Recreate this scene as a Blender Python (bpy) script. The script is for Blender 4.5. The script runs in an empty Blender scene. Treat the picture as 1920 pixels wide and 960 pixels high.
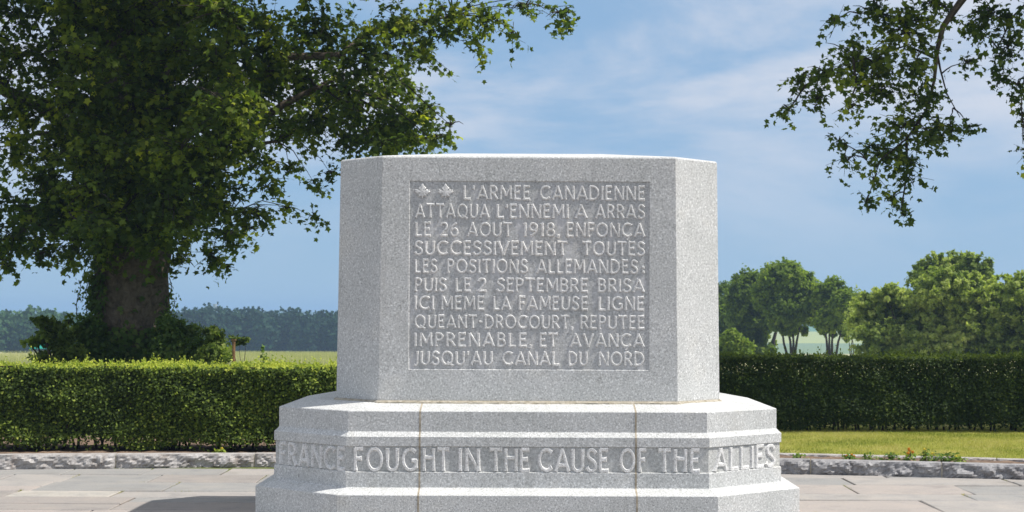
import bpy, bmesh, math, random
import numpy as np
from mathutils import Vector, Matrix

random.seed(7)
rng = np.random.default_rng(11)
S = bpy.context.scene
C = S.collection
R = math.radians

# ------------------------------------------------------------------ camera, sky, sun
F = 3000.0 / 1920.0
EYE = 1.5
ROLL = 0.0042
cam_d = bpy.data.cameras.new('camera')
cam = bpy.data.objects.new('camera', cam_d)
C.objects.link(cam)
cam.location = (0, 0, EYE)
cam.rotation_euler = (R(90), -ROLL, 0)
cam_d.sensor_width = 36
cam_d.lens = 36 * F
cam_d.shift_x = -30.5 / 1920
cam_d.shift_y = 110 / 1920
cam_d.clip_start = 0.1
cam_d.clip_end = 9000
cam_d.dof.use_dof = True
cam_d.dof.focus_distance = 11.2
cam_d.dof.aperture_fstop = 8.0
S.camera = cam

SUN_EL, SUN_AZ = R(57), R(9)          # azimuth measured from +X towards the camera side
sun_dir = Vector((math.cos(SUN_EL) * math.cos(SUN_AZ), -math.cos(SUN_EL) * math.sin(SUN_AZ), math.sin(SUN_EL)))
ld = bpy.data.lights.new('sun', 'SUN')
ld.energy = 4.5
ld.angle = R(0.53)
ld.color = (1.0, 0.955, 0.89)
sun = bpy.data.objects.new('sun', ld)
C.objects.link(sun)
sun.rotation_euler = (-sun_dir).to_track_quat('-Z', 'Y').to_euler()
sun.location = (20, -10, 40)

W = bpy.data.worlds.new('World')
S.world = W
W.use_nodes = True
nt = W.node_tree
nt.nodes.clear()
def N(t, typ, **kw):
    n = t.nodes.new(typ)
    for k, v in kw.items():
        setattr(n, k, v)
    return n
sky = N(nt, 'ShaderNodeTexSky', sky_type='NISHITA', sun_disc=False, sun_elevation=SUN_EL,
        sun_rotation=R(90) + SUN_AZ, altitude=0, air_density=1.0, dust_density=0.25, ozone_density=3.0)
tc = N(nt, 'ShaderNodeTexCoord')
sep = N(nt, 'ShaderNodeSeparateXYZ')
nt.links.new(tc.outputs['Generated'], sep.inputs[0])
# clouds: noise on the sky direction, flattened towards the horizon
mp = N(nt, 'ShaderNodeMapping')
mp.inputs['Scale'].default_value = (1.0, 1.0, 3.2)
mp.inputs['Location'].default_value = (0.62, 0.1, 0.30)
nt.links.new(tc.outputs['Generated'], mp.inputs['Vector'])
cn = N(nt, 'ShaderNodeTexNoise')
cn.inputs['Scale'].default_value = 4.2
cn.inputs['Detail'].default_value = 9
cn.inputs['Roughness'].default_value = 0.57
cn.inputs['Distortion'].default_value = 0.3
nt.links.new(mp.outputs[0], cn.inputs['Vector'])
cr = N(nt, 'ShaderNodeMapRange', interpolation_type='SMOOTHSTEP')
cr.inputs['From Min'].default_value = 0.37
cr.inputs['From Max'].default_value = 0.66
cr.inputs['To Max'].default_value = 0.92
cov = N(nt, 'ShaderNodeMapRange', interpolation_type='SMOOTHSTEP')      # cover thickened overhead, mostly out of view, to lift the ambient light
for k_, v_ in zip(('From Min', 'From Max', 'To Min', 'To Max'), (0.12, 0.6, 0.0, 0.16)): cov.inputs[k_].default_value = v_
nt.links.new(sep.outputs['Z'], cov.inputs['Value'])
addc = N(nt, 'ShaderNodeMath', operation='ADD')
nt.links.new(cn.outputs['Fac'], addc.inputs[0]); nt.links.new(cov.outputs[0], addc.inputs[1])
nt.links.new(addc.outputs[0], cr.inputs['Value'])
el = N(nt, 'ShaderNodeMapRange', interpolation_type='SMOOTHSTEP')
el.inputs['From Min'].default_value = -0.01
el.inputs['From Max'].default_value = 0.17
nt.links.new(sep.outputs['Z'], el.inputs['Value'])
mm = N(nt, 'ShaderNodeMath', operation='MULTIPLY')
nt.links.new(cr.outputs[0], mm.inputs[0]); nt.links.new(el.outputs[0], mm.inputs[1])
tintm = N(nt, 'ShaderNodeMix', data_type='RGBA', blend_type='MULTIPLY')
tintm.inputs[0].default_value = 1.0
tintm.inputs['B'].default_value = (0.80, 0.93, 1.12, 1)
nt.links.new(sky.outputs[0], tintm.inputs['A'])
cm = N(nt, 'ShaderNodeMix', data_type='RGBA')
cm.inputs['B'].default_value = (6.8, 7.0, 7.7, 1)
nt.links.new(mm.outputs[0], cm.inputs[0])
veil = N(nt, 'ShaderNodeMix', data_type='RGBA')
veil.inputs[0].default_value = 0.8
veil.inputs['B'].default_value = (2.75, 4.4, 6.45, 1)
nt.links.new(tintm.outputs['Result'], veil.inputs['A'])
nt.links.new(veil.outputs['Result'], cm.inputs['A'])
bg = N(nt, 'ShaderNodeBackground')
bg.inputs['Strength'].default_value = 0.088
nt.links.new(cm.outputs['Result'], bg.inputs['Color'])
wo = N(nt, 'ShaderNodeOutputWorld')
nt.links.new(bg.outputs[0], wo.inputs['Surface'])

S.view_settings.view_transform = 'Standard'
S.view_settings.look = 'None'
S.view_settings.exposure = 0.32
S.view_settings.gamma = 1.0
S.cycles.max_bounces = 8
S.cycles.volume_bounces = 1
S.cycles.transparent_max_bounces = 8

# ------------------------------------------------------------------ helpers
def P(px, py, Y):
    """the place at distance Y seen at photograph pixel (px, py)"""
    dx, dy = px - 990.5, py - 590.0
    ux = dx + ROLL * dy
    uy = dy - ROLL * dx
    return Vector((ux / 3000.0 * Y, Y, EYE - uy / 3000.0 * Y))

def link(name, me, mat=None, parent=None):
    o = bpy.data.objects.new(name, me)
    C.objects.link(o)
    if mat is not None and len(me.materials) == 0:
        me.materials.append(mat)
    if parent is not None:
        o.parent = parent
        if parent.type == 'EMPTY':
            o.matrix_parent_inverse = Matrix.Translation(-parent.location)
        elif parent.parent is None and parent.location.length > 0:
            o.matrix_parent_inverse = Matrix.Translation(-parent.location)
    return o

def tag(o, label=None, cat=None, group=None, kind=None):
    if label: o['label'] = label
    if cat: o['category'] = cat
    if group: o['group'] = group
    if kind: o['kind'] = kind
    return o

def root(name, loc, label, cat, group=None):
    o = bpy.data.objects.new(name, None)
    C.objects.link(o)
    o.location = loc
    o.empty_display_size = 0.2
    return tag(o, label, cat, group)

def arr_mesh(name, V, Fa, tint=None, smooth=False):
    V = np.asarray(V, dtype=np.float32); Fa = np.asarray(Fa, dtype=np.int32)
    k = Fa.shape[1]; nf = Fa.shape[0]
    me = bpy.data.meshes.new(name)
    me.vertices.add(len(V)); me.vertices.foreach_set('co', V.ravel())
    me.loops.add(nf * k); me.loops.foreach_set('vertex_index', Fa.ravel())
    me.polygons.add(nf)
    me.polygons.foreach_set('loop_start', np.arange(0, nf * k, k, dtype=np.int32))
    if smooth:
        me.polygons.foreach_set('use_smooth', np.ones(nf, dtype=bool))
    if tint is not None:
        a = me.attributes.new('tint', 'FLOAT', 'FACE')
        a.data.foreach_set('value', np.asarray(tint, dtype=np.float32))
    me.update(calc_edges=True)
    return me

def py_mesh(name, V, Fc, smooth=False):
    me = bpy.data.meshes.new(name)
    me.from_pydata([tuple(v) for v in V], [], Fc)
    if smooth:
        me.polygons.foreach_set('use_smooth', [True] * len(me.polygons))
    me.update()
    return me

def unit(a):
    return a / np.maximum(np.linalg.norm(a, axis=1, keepdims=True), 1e-9)

# leaf outlines: fan of triangles round a centre (x along the leaf, y across)
def fan(pts):
    V = np.array([(0.42, 0, 0)] + pts, dtype=float)
    n = len(pts)
    Fa = np.array([(0, i, i % n + 1) for i in range(1, n + 1)])
    return V, Fa
MAPLE = fan([(0, 0, 0), (0.05, .38, -.04), (.25, .30, 0), (.50, .62, -.10), (.60, .24, .02), (1.0, 0, -.14),
             (.60, -.24, .02), (.50, -.62, -.10), (.25, -.30, 0), (.05, -.38, -.04)])
OVAL = (np.array([(0, 0, 0), (.35, .30, .06), (.75, .22, .04), (1, 0, -.06), (.75, -.22, .04), (.35, -.30, .06)], float),
        np.array([(0, 1, 2), (0, 2, 3), (0, 3, 4), (0, 4, 5)]))
DIAM = (np.array([(0, 0, 0), (.5, .34, .05), (1, 0, 0), (.5, -.34, .05)], float), np.array([(0, 1, 2), (0, 2, 3)]))
TUFT = (np.array([(0, 0, 0), (.3, .45, .1), (1, .12, 0), (.75, -.5, .1)], float), np.array([(0, 1, 2), (0, 2, 3)]))

def leaves(name, pos, nrm, size, tmpl, tint, droop=None):
    """pos Nx3, nrm Nx3 leaf normals, size N, tint N"""
    n = len(pos)
    nrm = unit(nrm)
    t = rng.normal(size=(n, 3))
    if droop is not None:
        t = t * (1 - droop) + np.array([0, 0, -1.6]) * droop
    t = unit(t - nrm * np.sum(t * nrm, axis=1, keepdims=True))
    b = np.cross(nrm, t)
    TV, TF = tmpl
    sz = np.asarray(size)[:, None, None]
    V = pos[:, None, :] + sz * (TV[None, :, 0:1] * t[:, None, :] + TV[None, :, 1:2] * b[:, None, :] + TV[None, :, 2:3] * nrm[:, None, :])
    Fa = TF[None] + (np.arange(n) * len(TV))[:, None, None]
    return arr_mesh(name, V.reshape(-1, 3), Fa.reshape(-1, TF.shape[1]), np.repeat(tint, len(TF)))

def tube(pts, rad, sides=8, V=None, Fc=None, bump=0.0):
    """adds a tapered tube to V, Fc lists"""
    if V is None: V, Fc = [], []
    pts = [Vector(p) for p in pts]
    base = len(V)
    up = Vector((0.13, 0.21, 1)).normalized()
    prev = None
    for i, p in enumerate(pts):
        a = pts[max(0, i - 1)]; b = pts[min(len(pts) - 1, i + 1)]
        d = (b - a).normalized()
        if prev is None:
            x = d.cross(Vector((0, 1, 0.1)))
            if x.length < 0.1: x = d.cross(Vector((1, 0, 0)))
            x.normalize()
        else:
            x = (prev - d * prev.dot(d)).normalized()
        prev = x
        y = d.cross(x)
        for k in range(sides):
            an = 2 * math.pi * k / sides
            r = rad[i] * (1 + bump * random.uniform(-1, 1))
            V.append(p + (x * math.cos(an) + y * math.sin(an)) * r)
    for i in range(len(pts) - 1):
        for k in range(sides):
            k2 = (k + 1) % sides
            Fc.append((base + i * sides + k, base + i * sides + k2, base + (i + 1) * sides + k2, base + (i + 1) * sides + k))
    Fc.append(tuple(base + (len(pts) - 1) * sides + k for k in range(sides)))
    Fc.append(tuple(base + k for k in reversed(range(sides))))
    return V, Fc

# ------------------------------------------------------------------ materials
def mat(name):
    m = bpy.data.materials.new(name)
    m.use_nodes = True
    t = m.node_tree
    b = t.nodes['Principled BSDF']
    return m, t, b
def ramp(t, stops, src, interp='LINEAR'):
    r = N(t, 'ShaderNodeValToRGB')
    r.color_ramp.interpolation = interp
    while len(r.color_ramp.elements) > 1:
        r.color_ramp.elements.remove(r.color_ramp.elements[-1])
    r.color_ramp.elements[0].position = stops[0][0]
    r.color_ramp.elements[0].color = (*stops[0][1], 1)
    for p, c in stops[1:]:
        e = r.color_ramp.elements.new(p); e.color = (*c, 1)
    t.links.new(src, r.inputs[0])
    return r.outputs[0]
def noise(t, scale, detail=3, rough=0.5, vec=None, dist=0.0):
    n = N(t, 'ShaderNodeTexNoise')
    n.inputs['Scale'].default_value = scale
    n.inputs['Detail'].default_value = detail
    n.inputs['Roughness'].default_value = rough
    n.inputs['Distortion'].default_value = dist
    if vec is None:
        g = N(t, 'ShaderNodeNewGeometry'); vec = g.outputs['Position']
    t.links.new(vec, n.inputs['Vector'])
    return n.outputs['Fac']
def mix(t, fac, a, b, mode='MIX'):
    n = N(t, 'ShaderNodeMix', data_type='RGBA', blend_type=mode)
    if hasattr(fac, 'links') or hasattr(fac, 'node'): t.links.new(fac, n.inputs[0])
    else: n.inputs[0].default_value = fac
    for s, v in (('A', a), ('B', b)):
        if isinstance(v, tuple): n.inputs[s].default_value = (*v, 1)
        else: t.links.new(v, n.inputs[s])
    return n.outputs['Result']
def mrange(t, src, a, b, c=0.0, d=1.0):
    n = N(t, 'ShaderNodeMapRange')
    for k, v in zip(('From Min', 'From Max', 'To Min', 'To Max'), (a, b, c, d)): n.inputs[k].default_value = v
    t.links.new(src, n.inputs['Value'])
    return n.outputs[0]
def bump(t, b, h, strength, dist):
    n = N(t, 'ShaderNodeBump')
    n.inputs['Strength'].default_value = strength
    n.inputs['Distance'].default_value = dist
    t.links.new(h, n.inputs['Height'])
    t.links.new(n.outputs[0], b.inputs['Normal'])

def granite(name, lit_stain=0.0, base=(0.535, 0.54, 0.53)):
    m, t, b = mat(name)
    g1 = noise(t, 78, 3, 0.75)
    g2 = noise(t, 190, 1, 0.5)
    g3 = noise(t, 2.3, 4, 0.6, dist=0.6)
    col = ramp(t, [(0.34, tuple(c * 0.62 for c in base)), (0.47, base), (0.55, base), (0.66, tuple(min(0.9, c * 1.5) for c in base))], g1)
    sp = mrange(t, g2, 0.655, 0.72)
    col = mix(t, sp, col, (0.10, 0.10, 0.11))
    col = mix(t, 0.8, col, ramp(t, [(0.3, (0.86, 0.87, 0.86)), (0.55, (1.0, 1.0, 1.0)), (0.75, (1.08, 1.05, 1.0))], g3), 'MULTIPLY')
    # rain streaks, lichen spots and grime with shapes of their own
    g = N(t, 'ShaderNodeNewGeometry')
    mp0 = N(t, 'ShaderNodeMapping'); mp0.inputs['Scale'].default_value = (9, 9, 1.1)
    t.links.new(g.outputs['Position'], mp0.inputs['Vector'])
    col = mix(t, mrange(t, noise(t, 1.0, 5, 0.7, mp0.outputs[0], 0.3), 0.55, 0.74, 0, 0.30), col, (0.27, 0.27, 0.255))
    col = mix(t, mrange(t, noise(t, 1.7, 6, 0.72, dist=0.8), 0.60, 0.72, 0, 0.35), col, (0.36, 0.345, 0.30))
    col = mix(t, mrange(t, noise(t, 13, 3, 0.6), 0.70, 0.74, 0, 0.55), col, (0.22, 0.22, 0.21))
    if lit_stain > 0:
        # slantwise pale patches, sunlight painted on the panel floor, and greenish damp
        g = N(t, 'ShaderNodeNewGeometry')
        mp_ = N(t, 'ShaderNodeMapping')
        mp_.inputs['Rotation'].default_value = (0, R(-38), 0)
        mp_.inputs['Scale'].default_value = (7, 1, 2.6)
        t.links.new(g.outputs['Position'], mp_.inputs['Vector'])
        s1 = mrange(t, noise(t, 1.6, 5, 0.65, mp_.outputs[0], 0.4), 0.53, 0.66, 0, lit_stain)
        col = mix(t, s1, col, (0.60, 0.60, 0.61))
        s2 = mrange(t, noise(t, 9, 4, 0.6), 0.6, 0.75, 0, 0.35)
        col = mix(t, s2, col, (0.27, 0.29, 0.28))
    t.links.new(col, b.inputs['Base Color'])
    b.inputs['Roughness'].default_value = 0.72
    b.inputs['Specular IOR Level'].default_value = 0.35
    bump(t, b, g1, 0.35, 0.004)
    return m

def foliage(name, cols, trans=0.35, scale=0.6, rough=0.6, tcol=1.6, spec=0.12):
    m, t, b = mat(name)
    a = N(t, 'ShaderNodeAttribute', attribute_name='tint')
    n1 = noise(t, scale, 3)
    s = N(t, 'ShaderNodeMath', operation='ADD')
    t.links.new(a.outputs['Fac'], s.inputs[0])
    t.links.new(mrange(t, n1, 0.3, 0.7, -0.18, 0.18), s.inputs[1])
    k = len(cols)
    col = ramp(t, [(i / (k - 1), c) for i, c in enumerate(cols)], s.outputs[0])
    t.links.new(col, b.inputs['Base Color'])
    b.inputs['Roughness'].default_value = rough
    b.inputs['Specular IOR Level'].default_value = spec
    tr = N(t, 'ShaderNodeBsdfTranslucent')
    tcn = mix(t, 1.0, col, (tcol * 1.15, tcol * 1.25, tcol * 0.55), 'MULTIPLY')
    t.links.new(tcn, tr.inputs['Color'])
    mx = N(t, 'ShaderNodeMixShader')
    mx.inputs[0].default_value = trans
    t.links.new(b.outputs[0], mx.inputs[1]); t.links.new(tr.outputs[0], mx.inputs[2])
    t.links.new(mx.outputs[0], t.nodes['Material Output'].inputs['Surface'])
    return m

def simple(name, c0, c1, scale, rough=0.85, bmp=0.0, bd=0.01, detail=4, dist=0.0, rnd=0.0):
    m, t, b = mat(name)
    n1 = noise(t, scale, detail, 0.6, dist=dist)
    col = ramp(t, [(0.3, c0), (0.7, c1)], n1)
    if rnd:
        oi = N(t, 'ShaderNodeObjectInfo')
        col = mix(t, 1.0, col, ramp(t, [(0, (1 - rnd, 1 - rnd, 1 - rnd)), (1, (1 + rnd, 1 + rnd * 0.9, 1 + rnd * 0.8))], oi.outputs['Random']), 'MULTIPLY')
    t.links.new(col, b.inputs['Base Color'])
    b.inputs['Roughness'].default_value = rough
    b.inputs['Specular IOR Level'].default_value = 0.25
    if bmp: bump(t, b, n1, bmp, bd)
    return m

M = {}
M['granite'] = granite('grey_granite')
M['granite_panel'] = granite('carved_granite', lit_stain=0.6, base=(0.475, 0.48, 0.475))
M['granite_letter'] = granite('carved_letter_granite', lit_stain=0.0, base=(0.67, 0.665, 0.65))
M['granite_cut'] = granite('cut_band_granite', lit_stain=0.3, base=(0.47, 0.475, 0.46))
M['mortar'] = simple('sandy_mortar', (0.24, 0.21, 0.15), (0.46, 0.42, 0.35), 35, bmp=0.5)
M['joint'] = simple('joint_mortar', (0.22, 0.19, 0.14), (0.46, 0.40, 0.31), 22, bmp=0.5)
M['soil'] = simple('dry_soil', (0.10, 0.065, 0.045), (0.24, 0.17, 0.12), 14, bmp=0.7, bd=0.03)
M['bark'] = simple('grey_brown_bark', (0.055, 0.045, 0.034), (0.20, 0.16, 0.115), 9, bmp=0.8, bd=0.05, dist=1.2)
M['twig'] = simple('dark_twig', (0.03, 0.025, 0.02), (0.075, 0.06, 0.05), 12)
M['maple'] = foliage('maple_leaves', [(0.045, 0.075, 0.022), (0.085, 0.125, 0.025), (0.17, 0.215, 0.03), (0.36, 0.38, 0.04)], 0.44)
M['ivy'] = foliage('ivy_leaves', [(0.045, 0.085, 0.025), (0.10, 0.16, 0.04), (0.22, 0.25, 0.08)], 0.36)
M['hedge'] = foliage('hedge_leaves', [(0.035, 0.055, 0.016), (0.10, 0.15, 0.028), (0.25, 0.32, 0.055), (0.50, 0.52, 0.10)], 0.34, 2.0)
M['hedge_dark'] = foliage('shaded_hedge_leaves', [(0.03, 0.05, 0.018), (0.055, 0.085, 0.024), (0.14, 0.18, 0.035)], 0.32, 2.0)  # tree shade put into the leaf colours of the right hedge
M['shrub'] = foliage('shrub_leaves', [(0.055, 0.085, 0.028), (0.155, 0.21, 0.045), (0.32, 0.37, 0.11), (0.46, 0.48, 0.19)], 0.38, 0.5)
M['farleaf'] = foliage('far_leaves', [(0.065, 0.105, 0.02), (0.14, 0.20, 0.028), (0.30, 0.36, 0.055)], 0.38, 0.25)
M['wood_far'] = foliage('wood_leaves', [(0.006, 0.026, 0.014), (0.014, 0.048, 0.020), (0.06, 0.12, 0.035)], 0.12, 0.05)
M['grassblade'] = foliage('grass_blades', [(0.12, 0.16, 0.03), (0.23, 0.25, 0.06), (0.35, 0.33, 0.11), (0.46, 0.40, 0.19)], 0.35, 1.2)
M['wheat'] = foliage('wheat_stalks', [(0.24, 0.27, 0.13), (0.38, 0.38, 0.22), (0.50, 0.47, 0.31)], 0.3, 0.1)
M['weed'] = foliage('weed_leaves', [(0.05, 0.11, 0.03), (0.12, 0.20, 0.04), (0.28, 0.34, 0.06)], 0.3, 3)
M['orange'] = simple('orange_petals', (0.55, 0.14, 0.01), (0.75, 0.32, 0.02), 40)
M['yellow'] = simple('yellow_petals', (0.65, 0.5, 0.03), (0.8, 0.65, 0.08), 40)
M['postwood'] = simple('weathered_post_wood', (0.13, 0.07, 0.03), (0.30, 0.18, 0.09), 30, bmp=0.4)
M['tarp'] = simple('turquoise_sheet', (0.0, 0.28, 0.22), (0.02, 0.42, 0.32), 2)
M['concrete'] = simple('pale_concrete', (0.3, 0.3, 0.3), (0.4, 0.4, 0.4), 0.5)

def paving_mat():
    m, t, b = mat('sandstone_slab')
    oi = N(t, 'ShaderNodeObjectInfo')
    base = ramp(t, [(0, (0.31, 0.285, 0.265)), (0.25, (0.35, 0.33, 0.31)), (0.45, (0.29, 0.285, 0.275)), (0.7, (0.365, 0.33, 0.305)), (0.90, (0.30, 0.295, 0.285)), (0.95, (0.42, 0.395, 0.355))], oi.outputs['Random'], 'CONSTANT')
    col = mix(t, 1.0, base, ramp(t, [(0.25, (0.70, 0.70, 0.72)), (0.45, (0.93, 0.93, 0.93)), (0.75, (1.08, 1.04, 1.0))], noise(t, 3.0, 5, 0.65, dist=0.5)), 'MULTIPLY')
    col = mix(t, 1.0, col, ramp(t, [(0.35, (0.86, 0.86, 0.86)), (0.6, (1.05, 1.05, 1.05))], noise(t, 70, 3, 0.7)), 'MULTIPLY')
    col = mix(t, mrange(t, noise(t, 1.3, 5, 0.7), 0.56, 0.72, 0, 0.6), col, (0.22, 0.205, 0.185))
    t.links.new(col, b.inputs['Base Color'])
    b.inputs['Roughness'].default_value = 0.85
    b.inputs['Specular IOR Level'].default_value = 0.25
    bump(t, b, noise(t, 18, 5, 0.7), 0.4, 0.01)
    return m
M['slab'] = paving_mat()

def kerb_mat(name, a, b_, c):
    m, t, b = mat(name)
    g = N(t, 'ShaderNodeNewGeometry')
    col = ramp(t, [(0.3, a), (0.5, b_), (0.72, c)], noise(t, 9, 5, 0.65, dist=0.8))
    col = mix(t, 1.0, col, ramp(t, [(0.35, (0.8, 0.8, 0.8)), (0.6, (1.1, 1.1, 1.1))], noise(t, 60, 3, 0.7)), 'MULTIPLY')
    t.links.new(col, b.inputs['Base Color'])
    b.inputs['Roughness'].default_value = 0.85
    bump(t, b, noise(t, 25, 6, 0.75), 0.7, 0.012)
    return m
M['kerb_warm'] = kerb_mat('warm_grey_kerb_stone', (0.25, 0.215, 0.19), (0.37, 0.35, 0.335), (0.47, 0.45, 0.435))
M['kerb_blue'] = kerb_mat('blue_grey_kerb_stone', (0.17, 0.16, 0.16), (0.27, 0.265, 0.27), (0.42, 0.41, 0.405))

# ------------------------------------------------------------------ monument
NH = 3                                                # octagon: front corner and side corner given per side
def octagon(hf, hs, y0, dch, y1, side_back):
    return [(-hf, y0), (hf, y0), (hs, y0 + dch), (hs, side_back), (hf, y1), (-hf, y1), (-hs, side_back), (-hs, y0 + dch)]
def offset_poly(poly, o):
    """convex polygon (counter-clockwise from above) moved outwards by o"""
    n = len(poly); out = []
    for i in range(n):
        p0, p1, p2 = Vector(poly[i - 1]), Vector(poly[i]), Vector(poly[(i + 1) % n])
        d1 = (p1 - p0).normalized(); d2 = (p2 - p1).normalized()
        n1 = Vector((d1.y, -d1.x)); n2 = Vector((d2.y, -d2.x))
        bis = (n1 + n2)
        bis = bis / bis.dot(n1)
        out.append(tuple(p1 + bis * o))
    return out
def profile_mesh(poly, prof):
    """prof: list of (outset, z) from bottom to top; closed at both ends"""
    V, Fc = [], []
    n = len(poly)
    for o, z in prof:
        V += [(x, y, z) for x, y in offset_poly(poly, o)]
    for i in range(len(prof) - 1):
        for k in range(n):
            k2 = (k + 1) % n
            Fc.append((i * n + k, i * n + k2, (i + 1) * n + k2, (i + 1) * n + k))
    Fc.append(tuple(reversed(range(n))))
    Fc.append(tuple((len(prof) - 1) * n + k for k in range(n)))
    return V, Fc

YB = 10.9
base_poly = octagon(1.221, 1.768, YB, 0.48, 13.30, 12.84)
o2, o3, REC = 0.033, 0.155, 0.011
base_prof = [(o3, -0.02), (o3, 0.281), (o3 - 0.004, 0.2858), (o2 + 0.002, 0.3205), (o2, 0.325),
             (o2, 0.425), (o2 - 0.003, 0.428), (o2 - REC, 0.431), (o2 - REC, 0.600), (o2 - 0.002, 0.602), (o2, 0.604),
             (o2, 0.666), (o2 - 0.003, 0.669), (0.002, 0.697), (0, 0.701), (0, 0.836), (-0.005, 0.8415), (-0.24, 0.886)]
monument = root('memorial_stone', (0, 12.1, 0), 'large pale grey granite memorial block with carved inscription on a stepped plinth', 'memorial')
V, Fc = profile_mesh(base_poly, base_prof)
def cut_block(x0, x1, name):
    bm = bmesh.new()
    vs = [bm.verts.new(v) for v in V]
    for f in Fc: bm.faces.new([vs[i] for i in f])
    for x, nx in ((x0, -1), (x1, 1)):
        if x is None: continue
        r = bmesh.ops.bisect_plane(bm, geom=bm.verts[:] + bm.edges[:] + bm.faces[:], plane_co=(x, 0, 0), plane_no=(nx, 0, 0), clear_outer=True)
        ed = [e for e in r['geom_cut'] if isinstance(e, bmesh.types.BMEdge)]
        bmesh.ops.edgeloop_fill(bm, edges=ed)
    bmesh.ops.recalc_face_normals(bm, faces=bm.faces)
    for f in bm.faces:          # the sunk lettering band takes a darker granite
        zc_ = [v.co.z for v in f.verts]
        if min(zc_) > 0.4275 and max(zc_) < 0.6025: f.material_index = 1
    me = bpy.data.meshes.new(name); bm.to_mesh(me); bm.free()
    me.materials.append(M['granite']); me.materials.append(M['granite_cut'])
    return link(name, me, None, monument)
JX = 0.735
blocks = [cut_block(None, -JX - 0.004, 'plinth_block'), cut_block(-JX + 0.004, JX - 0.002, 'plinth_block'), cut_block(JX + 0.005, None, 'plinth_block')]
# pointing in the two upright joints, a little behind the stone face and ragged
for sx in (-1, 1):
    pv, pf = profile_mesh(offset_poly(base_poly, -0.0025), [(o, z) for o, z in base_prof])
    bm = bmesh.new()
    vs = [bm.verts.new(v) for v in pv]
    for f in pf: bm.faces.new([vs[i] for i in f])
    for x, nx in ((sx * JX - 0.0055, -1), (sx * JX + 0.0065, 1)):
        r = bmesh.ops.bisect_plane(bm, geom=bm.verts[:] + bm.edges[:] + bm.faces[:], plane_co=(x, 0, 0), plane_no=(nx, 0, 0), clear_outer=True)
        bmesh.ops.edgeloop_fill(bm, edges=[e for e in r['geom_cut'] if isinstance(e, bmesh.types.BMEdge)])
    bmesh.ops.recalc_face_normals(bm, faces=bm.faces)
    for v in bm.verts:
        v.co.y -= 0.0045 if v.co.y < 12 else -0.003
    me = bpy.data.meshes.new('mortar_joint'); bm.to_mesh(me); bm.free()
    link('mortar_joint', me, M['joint'], monument)

# shaft
YS0, YS1 = 11.13, 11.152
ZS0, ZS1 = 0.899, 2.592
sb = octagon(1.043, 1.372, YS0, 0.33, 12.92, 12.59)
st = octagon(1.022, 1.350, YS1, 0.33, 12.90, 12.57)
SV = [(x, y, ZS0) for x, y in sb] + [(x, y, ZS1) for x, y in st]
SV += [(x, y, ZS1 + 0.010) for x, y in offset_poly(st, -0.006)]
SV += [(x, y, ZS1 + 0.014) for x, y in offset_poly(st, -0.016)]
rid = len(SV)
SV += [(-0.55, 12.03, ZS1 + 0.118), (0.55, 12.03, ZS1 + 0.118)]
SF = [tuple(reversed(range(8)))]
for L in range(3):
    for k in range(8):
        if L == 0 and k == 0: continue
        k2 = (k + 1) % 8
        SF.append((L * 8 + k, L * 8 + k2, L * 8 + 8 + k2, L * 8 + 8 + k))
T = 24
SF += [(T + 0, T + 1, rid + 1, rid), (T + 1, T + 2, rid + 1), (T + 2, T + 3, rid + 1), (T + 3, T + 4, rid + 1),
       (T + 4, T + 5, rid, rid + 1), (T + 5, T + 6, rid), (T + 6, T + 7, rid), (T + 7, T + 0, rid)]
def front(u, z, n=0.0):
    """point on the leaning front face, n metres behind it"""
    f = (z - ZS0) / (ZS1 - ZS0)
    return (u, YS0 + (YS1 - YS0) * f + n, z)
def fpx(px, py):
    """front face place seen at a photograph pixel"""
    z = 1.5
    for _ in range(4):
        Y = front(0, z)[1]
        p = P(px, py, Y); z = p.z
    return p.x, p.z
cx, _ = fpx(992.5, 517)
u0, zt = fpx(768, 341); u1, zb = fpx(1217, 693)
zt = fpx(992, 340)[1]; zb = fpx(992, 693.5)[1]
RD = 0.0075
o = len(SV)
SV += [front(u0, zb), front(u1, zb), front(u1, zt), front(u0, zt)]
e = 0.003
SV += [front(u0 + e, zb + e, RD), front(u1 - e, zb + e, RD), front(u1 - e, zt - e, RD), front(u0 + e, zt - e, RD)]
SF += [(0, 1, o + 1, o), (1, 9, o + 2, o + 1), (9, 8, o + 3, o + 2), (8, 0, o, o + 3)]
SF += [(o, o + 1, o + 5, o + 4), (o + 1, o + 2, o + 6, o + 5), (o + 2, o + 3, o + 7, o + 6), (o + 3, o, o + 4, o + 7)]
me = py_mesh('shaft', SV, SF)
shaft = link('shaft', me, M['granite'], monument)
bm = bmesh.new(); bm.from_mesh(me); bmesh.ops.recalc_face_normals(bm, faces=bm.faces); bm.to_mesh(me); bm.free()
bv = shaft.modifiers.new('arris', 'BEVEL'); bv.width = 0.003; bv.segments = 2; bv.limit_method = 'ANGLE'; bv.angle_limit = R(30)
# carved panel floor: gently uneven tooled surface
nx_, nz_ = 150, 116
us = np.linspace(u0 - 0.004, u1 + 0.004, nx_); zs = np.linspace(zb - 0.004, zt + 0.004, nz_)
UU, ZZ = np.meshgrid(us, zs)
f = (ZZ - ZS0) / (ZS1 - ZS0)
YY = YS0 + (YS1 - YS0) * f + RD + rng.normal(0, 0.0005, UU.shape) - 0.0006
idx = np.arange(nx_ * nz_).reshape(nz_, nx_)
q = np.stack([idx[:-1, :-1], idx[:-1, 1:], idx[1:, 1:], idx[1:, :-1]], -1).reshape(-1, 4)
panel = link('inscription_panel', arr_mesh('inscription_panel', np.stack([UU, YY, ZZ], -1).reshape(-1, 3), q, smooth=True), M['granite_panel'], shaft)

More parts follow.
